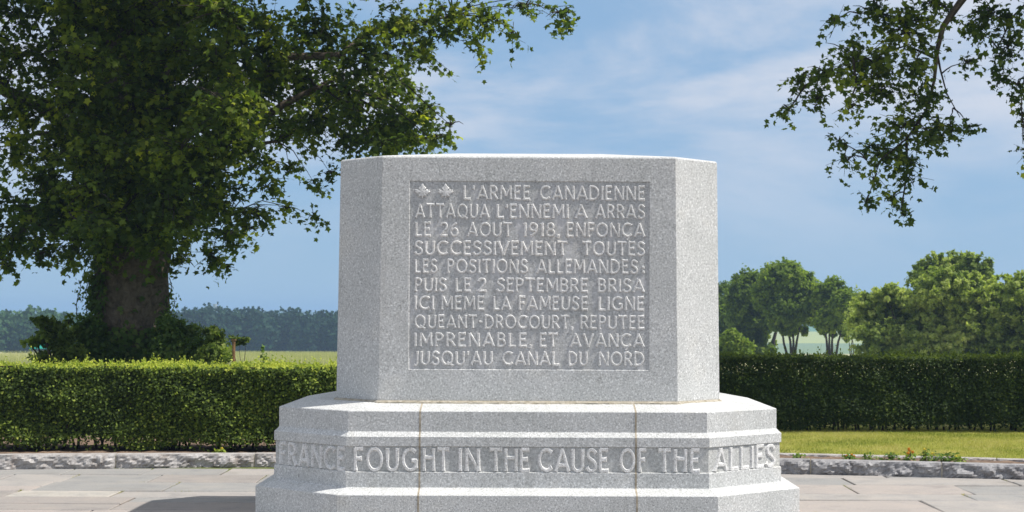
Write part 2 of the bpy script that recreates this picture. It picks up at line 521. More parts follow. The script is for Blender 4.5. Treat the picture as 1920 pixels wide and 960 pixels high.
# mortar bed below the shaft with a broken edge
V2, F2 = [], []
pl = []
for i in range(8):
    a, b = Vector(sb[i]), Vector(sb[(i + 1) % 8])
    n = max(2, int((b - a).length / 0.035))
    for k in range(n): pl.append(a.lerp(b, k / n))
cen = Vector((0, 12.02))
for z, off, jit in ((0.868, 0.030, 0.008), (0.889, 0.020, 0.008), (0.9005, 0.003, 0.003)):
    for p in pl:
        d = (p - cen).normalized()
        w = off + random.uniform(-jit, jit)
        V2.append((p.x + d.x * w * 1.1, p.y + d.y * w * 1.1, z + (random.uniform(-0.002, 0.002) if z < 0.9 else 0)))
n = len(pl)
for L in range(2):
    for k in range(n): F2.append((L * n + k, L * n + (k + 1) % n, (L + 1) * n + (k + 1) % n, (L + 1) * n + k))
F2.append(tuple(2 * n + k for k in range(n)))
link('mortar_bed', py_mesh('mortar_bed', V2, F2), M['mortar'], monument)

# ------------------------------------------------------------------ carved letters
def arc(cx, cy, rx, ry, a0, a1, n=14):
    return [(cx + rx * math.cos(R(a0 + (a1 - a0) * i / n)), cy + ry * math.sin(R(a0 + (a1 - a0) * i / n))) for i in range(n + 1)]
def smooth(pts, n=4):
    out = []
    for i in range(len(pts) - 1):
        p0, p1, p2, p3 = pts[max(0, i - 1)], pts[i], pts[i + 1], pts[min(len(pts) - 1, i + 2)]
        for k in range(n):
            t = k / n
            out.append(tuple(0.5 * ((2 * p1[j]) + (-p0[j] + p2[j]) * t + (2 * p0[j] - 5 * p1[j] + 4 * p2[j] - p3[j]) * t * t + (-p0[j] + 3 * p1[j] - 3 * p2[j] + p3[j]) * t ** 3) for j in (0, 1)))
    out.append(pts[-1])
    return out
Sp = smooth([(.50, .84), (.41, .95), (.28, 1.0), (.14, .95), (.07, .79), (.12, .64), (.28, .53), (.44, .41), (.52, .26), (.46, .09), (.30, .0), (.14, .02), (.02, .15)])
Cs = arc(.46, .5, .42, .49, 48, 312, 20)
G = {
 'A': (.80, [[(.04, 0), (.40, 1)], [(.40, 1), (.78, 0)], [(.15, .27), (.66, .27)]]),
 'B': (.56, [[(.05, 0), (.05, 1)], [(.05, 1)] + arc(.24, .77, .22, .23, 90, -90, 10) + [(.05, .54)], [(.05, .54)] + arc(.26, .27, .26, .27, 90, -90, 12) + [(.05, 0)]]),
 'C': (.78, [Cs]),
 'c': (.78, [Cs, [(.44, .0), (.54, -.12)], [(.54, -.12), (.38, -.26)]]),
 'D': (.76, [[(.05, 0), (.05, 1)], [(.05, 1)] + arc(.24, .5, .46, .5, 90, -90, 18) + [(.05, 0)]]),
 'E': (.50, [[(.05, 0), (.05, 1)], [(.05, 1), (.47, 1)], [(.05, .54), (.38, .54)], [(.05, 0), (.49, 0)]]),
 'F': (.48, [[(.05, 0), (.05, 1)], [(.05, 1), (.47, 1)], [(.05, .54), (.38, .54)]]),
 'G': (.84, [arc(.46, .5, .42, .49, 48, 318, 20), [(.78, .14), (.78, .45)], [(.56, .45), (.80, .45)]]),
 'H': (.70, [[(.05, 0), (.05, 1)], [(.64, 0), (.64, 1)], [(.05, .60), (.64, .60)]]),
 'I': (.12, [[(.06, 0), (.06, 1)]]),
 'J': (.30, [smooth([(.24, 1), (.24, .3), (.22, .05), (.12, -.06), (0, -.04)])]),
 'L': (.50, [[(.05, 1), (.05, 0)], [(.05, 0), (.49, 0)]]),
 'M': (.88, [[(.04, 0), (.10, 1)], [(.10, 1), (.44, .28)], [(.44, .28), (.78, 1)], [(.78, 1), (.84, 0)]]),
 'N': (.74, [[(.05, 0), (.05, 1)], [(.05, 1), (.68, 0)], [(.68, 0), (.68, 1)]]),
 'O': (.88, [arc(.44, .5, .41, .5, 90, 450, 26)]),
 'P': (.54, [[(.05, 0), (.05, 1)], [(.05, 1)] + arc(.24, .74, .25, .26, 90, -90, 12) + [(.05, .48)]]),
 'Q': (.92, [arc(.44, .5, .41, .5, 90, 450, 26), [(.46, .16), (.90, -.10)]]),
 'R': (.60, [[(.05, 0), (.05, 1)], [(.05, 1)] + arc(.24, .74, .25, .26, 90, -90, 12) + [(.05, .48)], [(.26, .48), (.58, 0)]]),
 'S': (.56, [Sp]),
 'T': (.66, [[(.33, 0), (.33, 1)], [(.0, 1), (.66, 1)]]),
 'U': (.68, [[(.05, 1), (.05, .34)] + arc(.335, .30, .285, .30, 180, 360, 12) + [(.62, .34), (.62, 1)]]),
 'V': (.76, [[(.03, 1), (.39, 0)], [(.39, 0), (.74, 1)]]),
 '1': (.16, [[(.10, 0), (.10, 1)], [(.10, 1), (.0, .92)]]),
 '2': (.58, [smooth([(.04, .80), (.12, .95), (.28, 1.0), (.44, .93), (.50, .76), (.42, .54), (.22, .26), (.04, .0)]), [(.04, 0), (.56, 0)]]),
 '6': (.62, [smooth([(.48, .98), (.28, .86), (.12, .64), (.05, .36), (.12, .1), (.30, 0), (.48, .08), (.55, .30), (.47, .50), (.30, .57), (.10, .45)])]),
 '8': (.56, [arc(.28, .76, .19, .24, 90, 450, 16), arc(.28, .26, .24, .26, 90, 450, 16)]),
 '9': (.60, [smooth([(.12, .02), (.34, .18), (.48, .42), (.53, .68), (.46, .91), (.29, 1.0), (.12, .92), (.05, .70), (.13, .50), (.30, .42), (.50, .56)])]),
 ',': (.14, [[(.08, .07), (.02, -.10)]]),
 ':': (.14, [[(.07, .02), (.07, .13)], [(.07, .40), (.07, .51)]]),
 '-': (.30, [[(.02, .50), (.28, .50)]]),
 "'": (.12, [[(.09, 1.0), (.04, .78)]]),
}
WIDE = {',': 1.25, ':': 1.2, "'": 1.1}
def stroke(pts, w, h, V, Fc, closed=False):
    pts = [Vector(p) for p in pts]
    cl = (pts[0] - pts[-1]).length < 1e-4
    if cl: pts = pts[:-1]
    # drop duplicates, and cut long straights so that the flare has points to live on
    q_ = [pts[0]]
    for p in pts[1:]:
        if (p - q_[-1]).length > 1e-3: q_.append(p)
    pts = q_
    if len(pts) == 2:
        a, b = pts
        pts = [a.lerp(b, t) for t in (0, .10, .25, .5, .75, .90, 1)]
    n = len(pts)
    base = len(V)
    L = [0]
    for i in range(1, n): L.append(L[-1] + (pts[i] - pts[i - 1]).length)
    tot = L[-1]
    for i, p in enumerate(pts):
        if cl: a, b = pts[i - 1], pts[(i + 1) % n]
        else: a, b = pts[max(0, i - 1)], pts[min(n - 1, i + 1)]
        d = (b - a).normalized(); nn = Vector((-d.y, d.x))
        fl = 1.0
        if not cl and tot > 0.3:
            fl += 0.38 * (math.exp(-L[i] / .09) + math.exp(-(tot - L[i]) / .09))
        hw = w * 0.5 * fl
        ext = Vector((0, 0))
        if not cl and i == 0: ext = -d * w * 0.28
        if not cl and i == n - 1: ext = d * w * 0.28
        pin = p + ext * 0.35; p = p + ext
        V += [(*(p - nn * hw * 1.22), -0.05 * h), (*(pin - nn * hw * 0.60), h), (*(pin + nn * hw * 0.60), h), (*(p + nn * hw * 1.22), -0.05 * h)]
    m_ = n if cl else n - 1
    for i in range(m_):
        a = base + 4 * i; b = base + 4 * ((i + 1) % n)
        for k in range(3): Fc.append((a + k, b + k, b + k + 1, a + k + 1))
    if not cl:
        Fc.append((base, base + 1, base + 2, base + 3)); e_ = base + 4 * (n - 1)
        Fc.append((e_ + 3, e_ + 2, e_ + 1, e_))
gcache = {}
def glyph(ch, w, h):
    key = (ch, w, h)
    if key not in gcache:
        V, Fc = [], []
        for i, s in enumerate(G[ch][1]):
            stroke(s, w * WIDE.get(ch, 1), h * (1 - 0.035 * i), V, Fc)
        me = py_mesh('letter', V, Fc)
        me.materials.append(M['granite_letter'])
        bm = bmesh.new(); bm.from_mesh(me); bmesh.ops.recalc_face_normals(bm, faces=bm.faces); bm.to_mesh(me); bm.free()
        gcache[key] = me
    return gcache[key]
def put_word(word, uL, uR, v0, capH, frame, parent, w, h):
    """letters between uL and uR, each its own object; frame maps (u, v) to a matrix"""
    gap = 0.20 * capH
    nat = sum(G[c][0] for c in word) * capH
    ng = len(word) - 1
    gap = 0.21 * capH
    sc = (uR - uL - ng * gap) / nat
    if sc > 1.12: sc = 1.12; gap = (uR - uL - nat * sc) / max(1, ng)
    if sc < 0.80 and ng: sc = 0.80; gap = (uR - uL - nat * sc) / ng
    u = uL
    for c in word:
        o = bpy.data.objects.new('letter' if c not in ",:'-" else 'punctuation_mark', glyph(c, w, h))
        C.objects.link(o)
        o.parent = parent
        jr = random.uniform(-0.008, 0.008)
        o.matrix_basis = frame(u, v0) @ Matrix.Rotation(jr, 4, 'Z') @ Matrix.Diagonal((capH * sc, capH, capH, 1))
        u += G[c][0] * capH * sc + gap
# front panel lines: (y top, y bottom, [(word, x0, x1)...]) in a 2.461x enlargement of the panel
OX, OY, SC = 750, 320, 2.4612
LINES = [
 (69, 133, [("L'ARMEE", 290, 600), ('CANADIENNE', 643, 1130)]),
 (155, 218, [('ATTAQUA', 68, 410), ("L'ENNEMI", 443, 778), ('A', 806, 862), ('ARRAS', 900, 1130)]),
 (240, 303, [('LE', 68, 142), ('26', 182, 270), ('AOUT', 308, 517), ('1918,', 568, 738), ('ENFONcA', 768, 1130)]),
 (326, 389, [('SUCCESSIVEMENT', 65, 772), ('TOUTES', 840, 1130)]),
 (410, 472, [('LES', 67, 172), ('POSITIONS', 217, 590), ('ALLEMANDES', 628, 1098), (':', 1116, 1130)]),
 (497, 558, [('PUIS', 67, 215), ('LE', 255, 328), ('2', 358, 412), ('SEPTEMBRE', 445, 868), ('BRISA', 913, 1128)]),
 (580, 642, [('ICI', 67, 158), ('MEME', 190, 390), ('LA', 430, 512), ('FAMEUSE', 548, 868), ('LIGNE', 915, 1128)]),
 (668, 728, [('QUEANT-DROCOURT,', 68, 802), ('REPUTEE', 832, 1130)]),
 (750, 812, [('IMPRENABLE,', 66, 612), ('ET', 645, 728), ('AVANcA', 785, 1128)]),
 (835, 897, [("JUSQU'AU", 66, 430), ('CANAL', 473, 738), ('DU', 778, 868), ('NORD', 918, 1130)]),
]
lean = math.atan2(YS1 - YS0, ZS1 - ZS0)
def panel_frame(u, z):
    p = front(u, z, RD - 0.0008)
    # local x -> +X, local y -> up the face, local z -> out of the face towards the viewer
    m = Matrix(((1, 0, 0, p[0]), (0, math.sin(lean), -math.cos(lean), p[1]), (0, math.cos(lean), math.sin(lean), p[2]), (0, 0, 0, 1)))
    return m
for yt, yb, words in LINES:
    zt_ = fpx(992, OY + yt / SC)[1]; zb_ = fpx(992, OY + yb / SC)[1]
    cap = (zt_ - zb_) * 0.93
    for wd, x0, x1 in words:
        uL, uR = fpx(OX + x0 / SC, 517)[0], fpx(OX + x1 / SC, 517)[0]
        put_word(wd, uL + 0.004, uR - 0.004, zb_ + 0.003, cap, panel_frame, shaft, 0.150, 0.0078 / cap)
# two maple leaves in relief
LEAF = [(0, -.48), (.045, -.46), (.05, -.30), (.40, -.34), (.30, -.22), (.34, -.16), (.68, .06), (.56, .10), (.60, .26), (.42, .22), (.36, .30), (.17, .08), (.22, .36), (.32, .38), (.22, .50), (.14, .54), (.10, .66), (0, .80)]
LEAF = LEAF + [(-x, y) for x, y in reversed(LEAF[1:-1])]
for lx0, lx1 in ((65, 138), (170, 246)):
    u = fpx(OX + (lx0 + lx1) / 2 / SC, 517)[0]; zc = fpx(992, OY + 103 / SC)[1]
    V, n = [], len(LEAF)
    for s, z in ((1.04, -.0004), (0.90, .0090), (0.25, .0112)):
        V += [(x * s, y * s, z / 0.1) for x, y in LEAF]
    Fc = [(L * n + k, L * n + (k + 1) % n, (L + 1) * n + (k + 1) % n, (L + 1) * n + k) for L in range(2) for k in range(n)]
    Fc.append(tuple(2 * n + k for k in range(n)))
    me = py_mesh('maple_leaf_emblem', V, Fc); me.materials.append(M['granite_letter'])
    bm = bmesh.new(); bm.from_mesh(me); bmesh.ops.recalc_face_normals(bm, faces=bm.faces); bm.to_mesh(me); bm.free()
    o = bpy.data.objects.new('maple_leaf_emblem', me); C.objects.link(o); o.parent = shaft
    o.matrix_basis = panel_frame(u, zc) @ Matrix.Diagonal((0.084, 0.082, 0.1, 1))

# plinth inscription
def base_px(px, Yf):
    return P(px, 863, Yf).x
YF = YB - o2 + REC
capB = 0.146
zB = 0.4395
def base_front_frame(u, z):
    return Matrix(((1, 0, 0, u), (0, 0, -1, YF - 0.0004), (0, 1, 0, z), (0, 0, 0, 1)))
wB, hB = 0.17, 0.0112 / capB
for wd, x0, x1, bi in (('FOUGH', 665, 806, 0), ('T', 813, 843, 1), ('IN', 859, 901, 1), ('THE', 917, 994, 1), ('CAUSE', 1008, 1142, 1), ('O', 1161, 1191, 1), ('F', 1196, 1213, 2), ('THE', 1233, 1313, 2)):
    if wd == 'FOUGH':
        put_word('FOUG', 0 + base_px(665, YF), base_px(782, YF), zB, capB, base_front_frame, blocks[0], wB, hB)
        put_word('H', base_px(794, YF), base_px(815, YF), zB, capB, base_front_frame, blocks[1], wB, hB)
        continue
    if wd == 'T': x0, x1 = 819, 843
    put_word(wd, base_px(x0, YF) + 0.008, base_px(x1, YF) - 0.006, zB, capB, base_front_frame, blocks[bi], wB, hB)
bp = offset_poly(base_poly, o2 - REC)
def chamfer_frame(a, b):
    a, b = Vector(a), Vector(b); d = (b - a).normalized(); n = Vector((d.y, -d.x))
    L = (b - a).length
    def fr(u, z):
        p = a + d * u + n * 0.0004
        return Matrix(((d.x, 0, n.x, p.x), (d.y, 0, n.y, p.y), (0, 1, 0, z), (0, 0, 0, 1)))
    return fr, L
fr, L = chamfer_frame(bp[7], bp[0]); put_word('FRANCE', 0.052, L - 0.020, zB, capB, fr, blocks[0], wB, hB)
fr, L = chamfer_frame(bp[1], bp[2]); put_word('ALLIES', 0.055, L - 0.060, zB, capB, fr, blocks[2], wB, hB)

# ------------------------------------------------------------------ ground
YP = [-60, 14.6, 15.9, 17.0, 26, 60, 110, 200, 350, 600, 900, 1500, 2600, 6000]
ZP = [-0.06, -0.06, 0.04, 0.085, 0.085, -0.40, -1.5, -3.6, -7.6, -9.4, -6.0, -3.0, -3.0, -3.0]
def ground_z(x, y):
    return np.interp(y, YP, ZP) + 0.002 * np.maximum(np.asarray(y) - 120, 0) ** 0.9 * np.sin(np.asarray(x) / 260.0 + 1.0) * 0.5
ys = np.concatenate([np.arange(-60, 12, 6), np.linspace(13, 30, 35), np.linspace(31, 120, 60), np.geomspace(124, 6000, 70)])
xs = np.concatenate([-np.geomspace(4000, 20, 45), np.linspace(-18, 18, 37), np.geomspace(20, 4000, 45)])
XX, YY = np.meshgrid(xs, ys)
ZZ = ground_z(XX, YY)
nx_, ny_ = len(xs), len(ys)
idx = np.arange(nx_ * ny_).reshape(ny_, nx_)
q = np.stack([idx[:-1, :-1], idx[:-1, 1:], idx[1:, 1:], idx[1:, :-1]], -1).reshape(-1, 4)
def ground_mat():
    m, t, b = mat('fields')
    g = N(t, 'ShaderNodeNewGeometry'); sp = N(t, 'ShaderNodeSeparateXYZ')
    t.links.new(g.outputs['Position'], sp.inputs[0])
    w = noise(t, 0.01, 2)
    ya = N(t, 'ShaderNodeMath', operation='MULTIPLY_ADD')
    t.links.new(w, ya.inputs[0]); ya.inputs[1].default_value = 60; t.links.new(sp.outputs['Y'], ya.inputs[2])
    f_ = mrange(t, ya.outputs[0], 0, 1200)
    near, wheat, green, yel = (0.12, 0.14, 0.05), (0.36, 0.35, 0.19), (0.16, 0.22, 0.13), (0.30, 0.34, 0.14)
    col = ramp(t, [(0, near), (0.055, wheat), (0.34, green), (0.53, yel), (0.70, (0.10, 0.20, 0.12)), (0.97, (0.08, 0.15, 0.07))], f_, 'CONSTANT')
    col = mix(t, 1.0, col, ramp(t, [(0.3, (0.8, 0.82, 0.8)), (0.7, (1.15, 1.12, 1.1))], noise(t, 0.6, 6, 0.7)), 'MULTIPLY')
    t.links.new(col, b.inputs['Base Color'])
    b.inputs['Roughness'].default_value = 0.95
    b.inputs['Specular IOR Level'].default_value = 0.1
    return m
tag(link('ground', arr_mesh('ground', np.stack([XX, YY, ZZ], -1).reshape(-1, 3), q, smooth=True), ground_mat()), kind='structure')

# kerb circle
KX, KY, KR = -1.5, 15.55 - 23.0, 23.0
def kerb_y(x, r=KR): return KY + math.sqrt(max(0, r * r - (x - KX) ** 2))
def arc_sheet(name, x0, x1, r0, y1, z, m, n=80, rough=0.0, rows=10):
    V, Fc = [], []
    for i in range(n + 1):
        x = x0 + (x1 - x0) * i / n
        ya = kerb_y(x, r0)
        for j in range(rows + 1):
            V.append((x, ya + (y1 - ya) * j / rows, z + random.uniform(-rough, rough)))
    w_ = rows + 1
    for i in range(n):
        for j in range(rows): Fc.append((i * w_ + j, (i + 1) * w_ + j, (i + 1) * w_ + j + 1, i * w_ + j + 1))
    return link(name, py_mesh(name, V, Fc, True), m)
tag(arc_sheet('soil_bed', -9.5, 0.3, KR + 0.2, 18.0, 0.105, M['soil'], 120, 0.012, 16), kind='structure')
tag(arc_sheet('flower_bed_soil', 0.3, 9.5, KR + 0.2, 16.8, 0.088, M['soil'], 90, 0.010, 8), kind='structure')
m, t, b = mat('lawn_turf')
col = ramp(t, [(0.3, (0.18, 0.20, 0.03)), (0.5, (0.25, 0.26, 0.05)), (0.7, (0.36, 0.31, 0.11))], noise(t, 1.6, 6, 0.7))
t.links.new(col, b.inputs['Base Color']); b.inputs['Roughness'].default_value = 0.95; b.inputs['Specular IOR Level'].default_value = 0.1
M['turf'] = m
tag(arc_sheet('lawn', 0.3, 12.0, KR + 1.05, 24.5, 0.097, M['turf'], 90, 0.004, 30), kind='structure')

# ------------------------------------------------------------------ paving
pave = py_mesh('pavement', [(-14, -20, -0.016), (14, -20, -0.016), (14, 16.2, -0.016), (-14, 16.2, -0.016)], [(0, 1, 2, 3)])
pavement = tag(link('pavement', pave, M['soil']), kind='structure')
rows = [8.0, 8.62, 9.3, 9.9, 10.6, 11.2, 11.62, 12.2, 13.04, 13.5, 14.2, 14.85, 15.75]
slab_edges = []
pr = random.Random(5)
def slab(x0, x1, y0, y1):
    g = 0.009
    x0 += g; x1 -= g; y0 += g; y1 -= g
    zt = pr.uniform(-0.003, 0.003); tx, ty = pr.uniform(-.002, .002), pr.uniform(-.002, .002)
    j = lambda: pr.uniform(-0.006, 0.006)
    c = [(x0 + j(), y0 + j()), (x1 + j(), y0 + j()), (x1 + j(), y1 + j()), (x0 + j(), y1 + j())]
    V = [(x, y, -0.03) for x, y in c] + [(x, y, zt - 0.006) for x, y in c]
    cxm, cym = (x0 + x1) / 2, (y0 + y1) / 2
    for k, (x, y) in enumerate(c):
        V.append((x + (0.007 if x < cxm else -0.007), y + (0.007 if y < cym else -0.007), zt + (tx if x < cxm else -tx) + (ty if y < cym else -ty)))
    Fc = [(0, 1, 5, 4), (1, 2, 6, 5), (2, 3, 7, 6), (3, 0, 4, 7), (4, 5, 9, 8), (5, 6, 10, 9), (6, 7, 11, 10), (7, 4, 8, 11), (8, 9, 10, 11)]
    link('paving_slab', py_mesh('paving_slab', V, Fc), M['slab'], pavement)
    slab_edges.append((x0, y0, y1)); slab_edges.append((x0, x1, y0, 'h'))
for r_ in range(len(rows) - 1):
    y0, y1 = rows[r_], rows[r_ + 1]
    x = -6.6 + pr.uniform(-0.6, 0)
    while x < 6.6:
        w_ = pr.uniform(0.85, 1.65)
        x2 = x + w_
        inside = (-1.6 < x and x2 < 1.6 and y0 > 11.0 and y1 < 13.3)
        if not inside and kerb_y((x + x2) / 2) + 0.1 > y0:
            if w_ > 1.25 and (y1 - y0) > 0.6 and pr.random() < 0.45:
                ym = y0 + (y1 - y0) * pr.uniform(0.4, 0.6)
                if pr.random() < 0.5: slab(x, x2, y0, ym); slab(x, x2, ym, y1)
                else:
                    xm = x + w_ * pr.uniform(.4, .6); slab(x, xm, y0, y1); slab(xm, x2, y0, y1)
            else: slab(x, x2, y0, y1)
        x = x2
# grass in the joints
pos, tint = [], []
for e_ in slab_edges:
    if e_[-1] != 'h':
        x, y0, y1 = e_
        if pr.random() < 0.6:
            a = pr.uniform(y0, y1); L_ = pr.uniform(0.1, 0.7)
            for _ in range(int(L_ * 160)):
                pos.append((x - 0.006 + pr.gauss(0, .006), min(y1, a + pr.uniform(0, L_)), -0.014)); tint.append(pr.uniform(0.2, 1))
    elif pr.random() < 0.2:
        x0, x1, y, _ = e_
        a = pr.uniform(x0, x1); L_ = pr.uniform(.05, .4)
        for _ in range(int(L_ * 130)):
            pos.append((min(x1, a + pr.uniform(0, L_)), y - .006 + pr.gauss(0, .005), -0.014)); tint.append(pr.uniform(0.2, 1))
pos = np.array(pos)
BLADE = (np.array([(0, .06, 0), (0, -.06, 0), (1, 0, .15)], float), np.array([(0, 1, 2)]))
def blades(name, pos, length, tint, m, lean_=0.45, wd=1.0):
    n = len(pos)
    t_ = rng.normal(size=(n, 3)) * lean_; t_[:, 2] = 1; t_ = unit(t_)
    a = rng.uniform(0, 2 * np.pi, n)
    b_ = np.stack([np.cos(a), np.sin(a), np.zeros(n)], -1)
    b_ = unit(b_ - t_ * np.sum(b_ * t_, 1, keepdims=True)); nn = np.cross(t_, b_)
    TV, TF = BLADE
    TV = TV * np.array([1, wd, 1])
    V = pos[:, None, :] + length[:, None, None] * (TV[None, :, 0:1] * t_[:, None] + TV[None, :, 1:2] * b_[:, None] + TV[None, :, 2:3] * nn[:, None])
    Fa = TF[None] + (np.arange(n) * 3)[:, None, None]
    return link(name, arr_mesh(name, V.reshape(-1, 3), Fa.reshape(-1, 3), tint), m)
tag(blades('joint_grass', pos, rng.uniform(.012, .035, len(pos)), np.array(tint), M['grassblade'], 0.6), 'short grass sprouting in the joints between the paving slabs', 'grass', kind='stuff')

# ------------------------------------------------------------------ kerb stones
def kerb_stone(parent, a0, a1, r0, depth, z0, z1, m, rough, name='kerb_stone'):
    """split-faced stone between two angles of the circle"""
    n = max(6, int((a1 - a0) * r0 / 0.022)); rows_ = 9
    V, Fc = [], []
    ph = random.uniform(0, 99)
    from mathutils import noise as mn
    for i in range(n + 1):
        a = a0 + (a1 - a0) * i / n
        endf = min(1, min(i, n - i) / 2.0)
        for j in range(rows_ + 1):
            z = z0 + (z1 - z0) * j / rows_
            edge = math.sin(math.pi * min(1, max(0, (j / rows_)))) ** 0.5 if j < rows_ else 0
            p = Vector((a * r0 * 7 + z * 4 + ph, z * 11 + a * r0 * 1.5, ph))
            d = (mn.noise(p) * 0.9 + abs(mn.noise(p * 2.3)) * 0.9 + mn.noise(p * 5) * 0.35 + mn.noise(p * 11) * .15)
            d = (round(d * 5) / 5 * 0.5 + d * 0.5)
            rr = r0 - rough * (0.25 + d) * edge * (0.35 + 0.65 * endf) + (0.010 if endf == 0 else 0)
            if j == rows_: rr += 0.004 * mn.noise(p * 3)
            V.append((KX + math.sin(a) * rr, KY + math.cos(a) * rr, z + (0.0 if j < rows_ else 0.003 * mn.noise(p * 2))))
        V.append((KX + math.sin(a) * (r0 + depth), KY + math.cos(a) * (r0 + depth), z1))
        V.append((KX + math.sin(a) * (r0 + depth), KY + math.cos(a) * (r0 + depth), z0))
    w_ = rows_ + 3
    for i in range(n):
        for j in range(w_):
            j2 = (j + 1) % w_
            Fc.append((i * w_ + j, (i + 1) * w_ + j, (i + 1) * w_ + j2, i * w_ + j2))
    Fc.append(tuple(range(w_))); Fc.append(tuple(n * w_ + k for k in reversed(range(w_))))
    return link(name, py_mesh(name, V, Fc), m, parent)
def kerb_line(label, xs_, r0, depth, z0, z1, m, rough, mort=True):
    k = root('stone_kerb', (xs_[0], kerb_y(xs_[0], r0), 0), label, 'kerb', 'stone kerbs round the paved circle')
    an = [math.asin((x - KX) / r0) for x in xs_]
    for i in range(len(an) - 1):
        kerb_stone(k, an[i] + 0.004 / r0, an[i + 1] - 0.006 / r0, r0, depth, z0, z1 + random.uniform(-.003, .003), m, rough)
    if mort:
        for a in an[1:-1]:
            V, Fc = [], []
            kerb_mesh = []
            for da in (-0.007 / r0, 0.006 / r0):
                for rr, z in ((r0 + 0.004, z0), (r0 + 0.006, z1 - 0.012), (r0 + depth - .01, z1 - 0.008), (r0 + depth - 0.01, z0)):
                    V.append((KX + math.sin(a + da) * rr, KY + math.cos(a + da) * rr, z))
            Fc = [(0, 1, 5, 4), (1, 2, 6, 5), (2, 3, 7, 6), (0, 3, 2, 1), (4, 5, 6, 7)]
            link('mortar_joint', py_mesh('mortar_joint', V, Fc), M['mortar'], k)
    return k
def kx(px, Y=15.4): return P(px, 870, Y).x
kerb_line('rough split-faced kerb of warm grey stones left of the memorial, below the hedge', [-8.2, -6.5, kx(-95), kx(216), kx(473), kx(700), kx(950)], KR, 0.16, -0.03, 0.140, M['kerb_warm'], 0.045)
kerb_line('rough split-faced kerb of dark grey stones right of the memorial, nearest the paving', [kx(953), kx(1150), kx(1390), kx(1512), kx(1767, 14.9), kx(2010, 14.6), 6.4, 7.6], KR, 0.16, -0.03, 0.132, M['kerb_blue'], 0.05)
kerb_line('low brownish kerb along the lawn edge, behind the weedy strip', [1.4, 2.5, 3.15, 4.6, 6.1, 7.4], KR + 0.92, 0.14, 0.03, 0.105, M['kerb_warm'], 0.02, False)

# ------------------------------------------------------------------ lawn grass
n = 120000
px_ = rng.uniform(1.6, 6.9, n); py_ = rng.uniform(15.5, 20.0, n)
ok = py_ > np.array([kerb_y(x, KR + 1.02) for x in px_])
px_, py_ = px_[ok], py_[ok]
n = len(px_)
pos = np.stack([px_, py_, np.full(n, 0.095)], -1)
patch = 0.52 + 0.33 * np.sin(px_ * 2.1 + np.sin(py_ * 3)) * np.sin(py_ * 2.7 + 1) + rng.normal(0, .18, n)
tag(blades('lawn_grass', pos, rng.uniform(.014, .036, n), patch, M['grassblade'], 0.5), 'short sunlit lawn grass between the right kerb and the dark hedge', 'grass', kind='stuff')

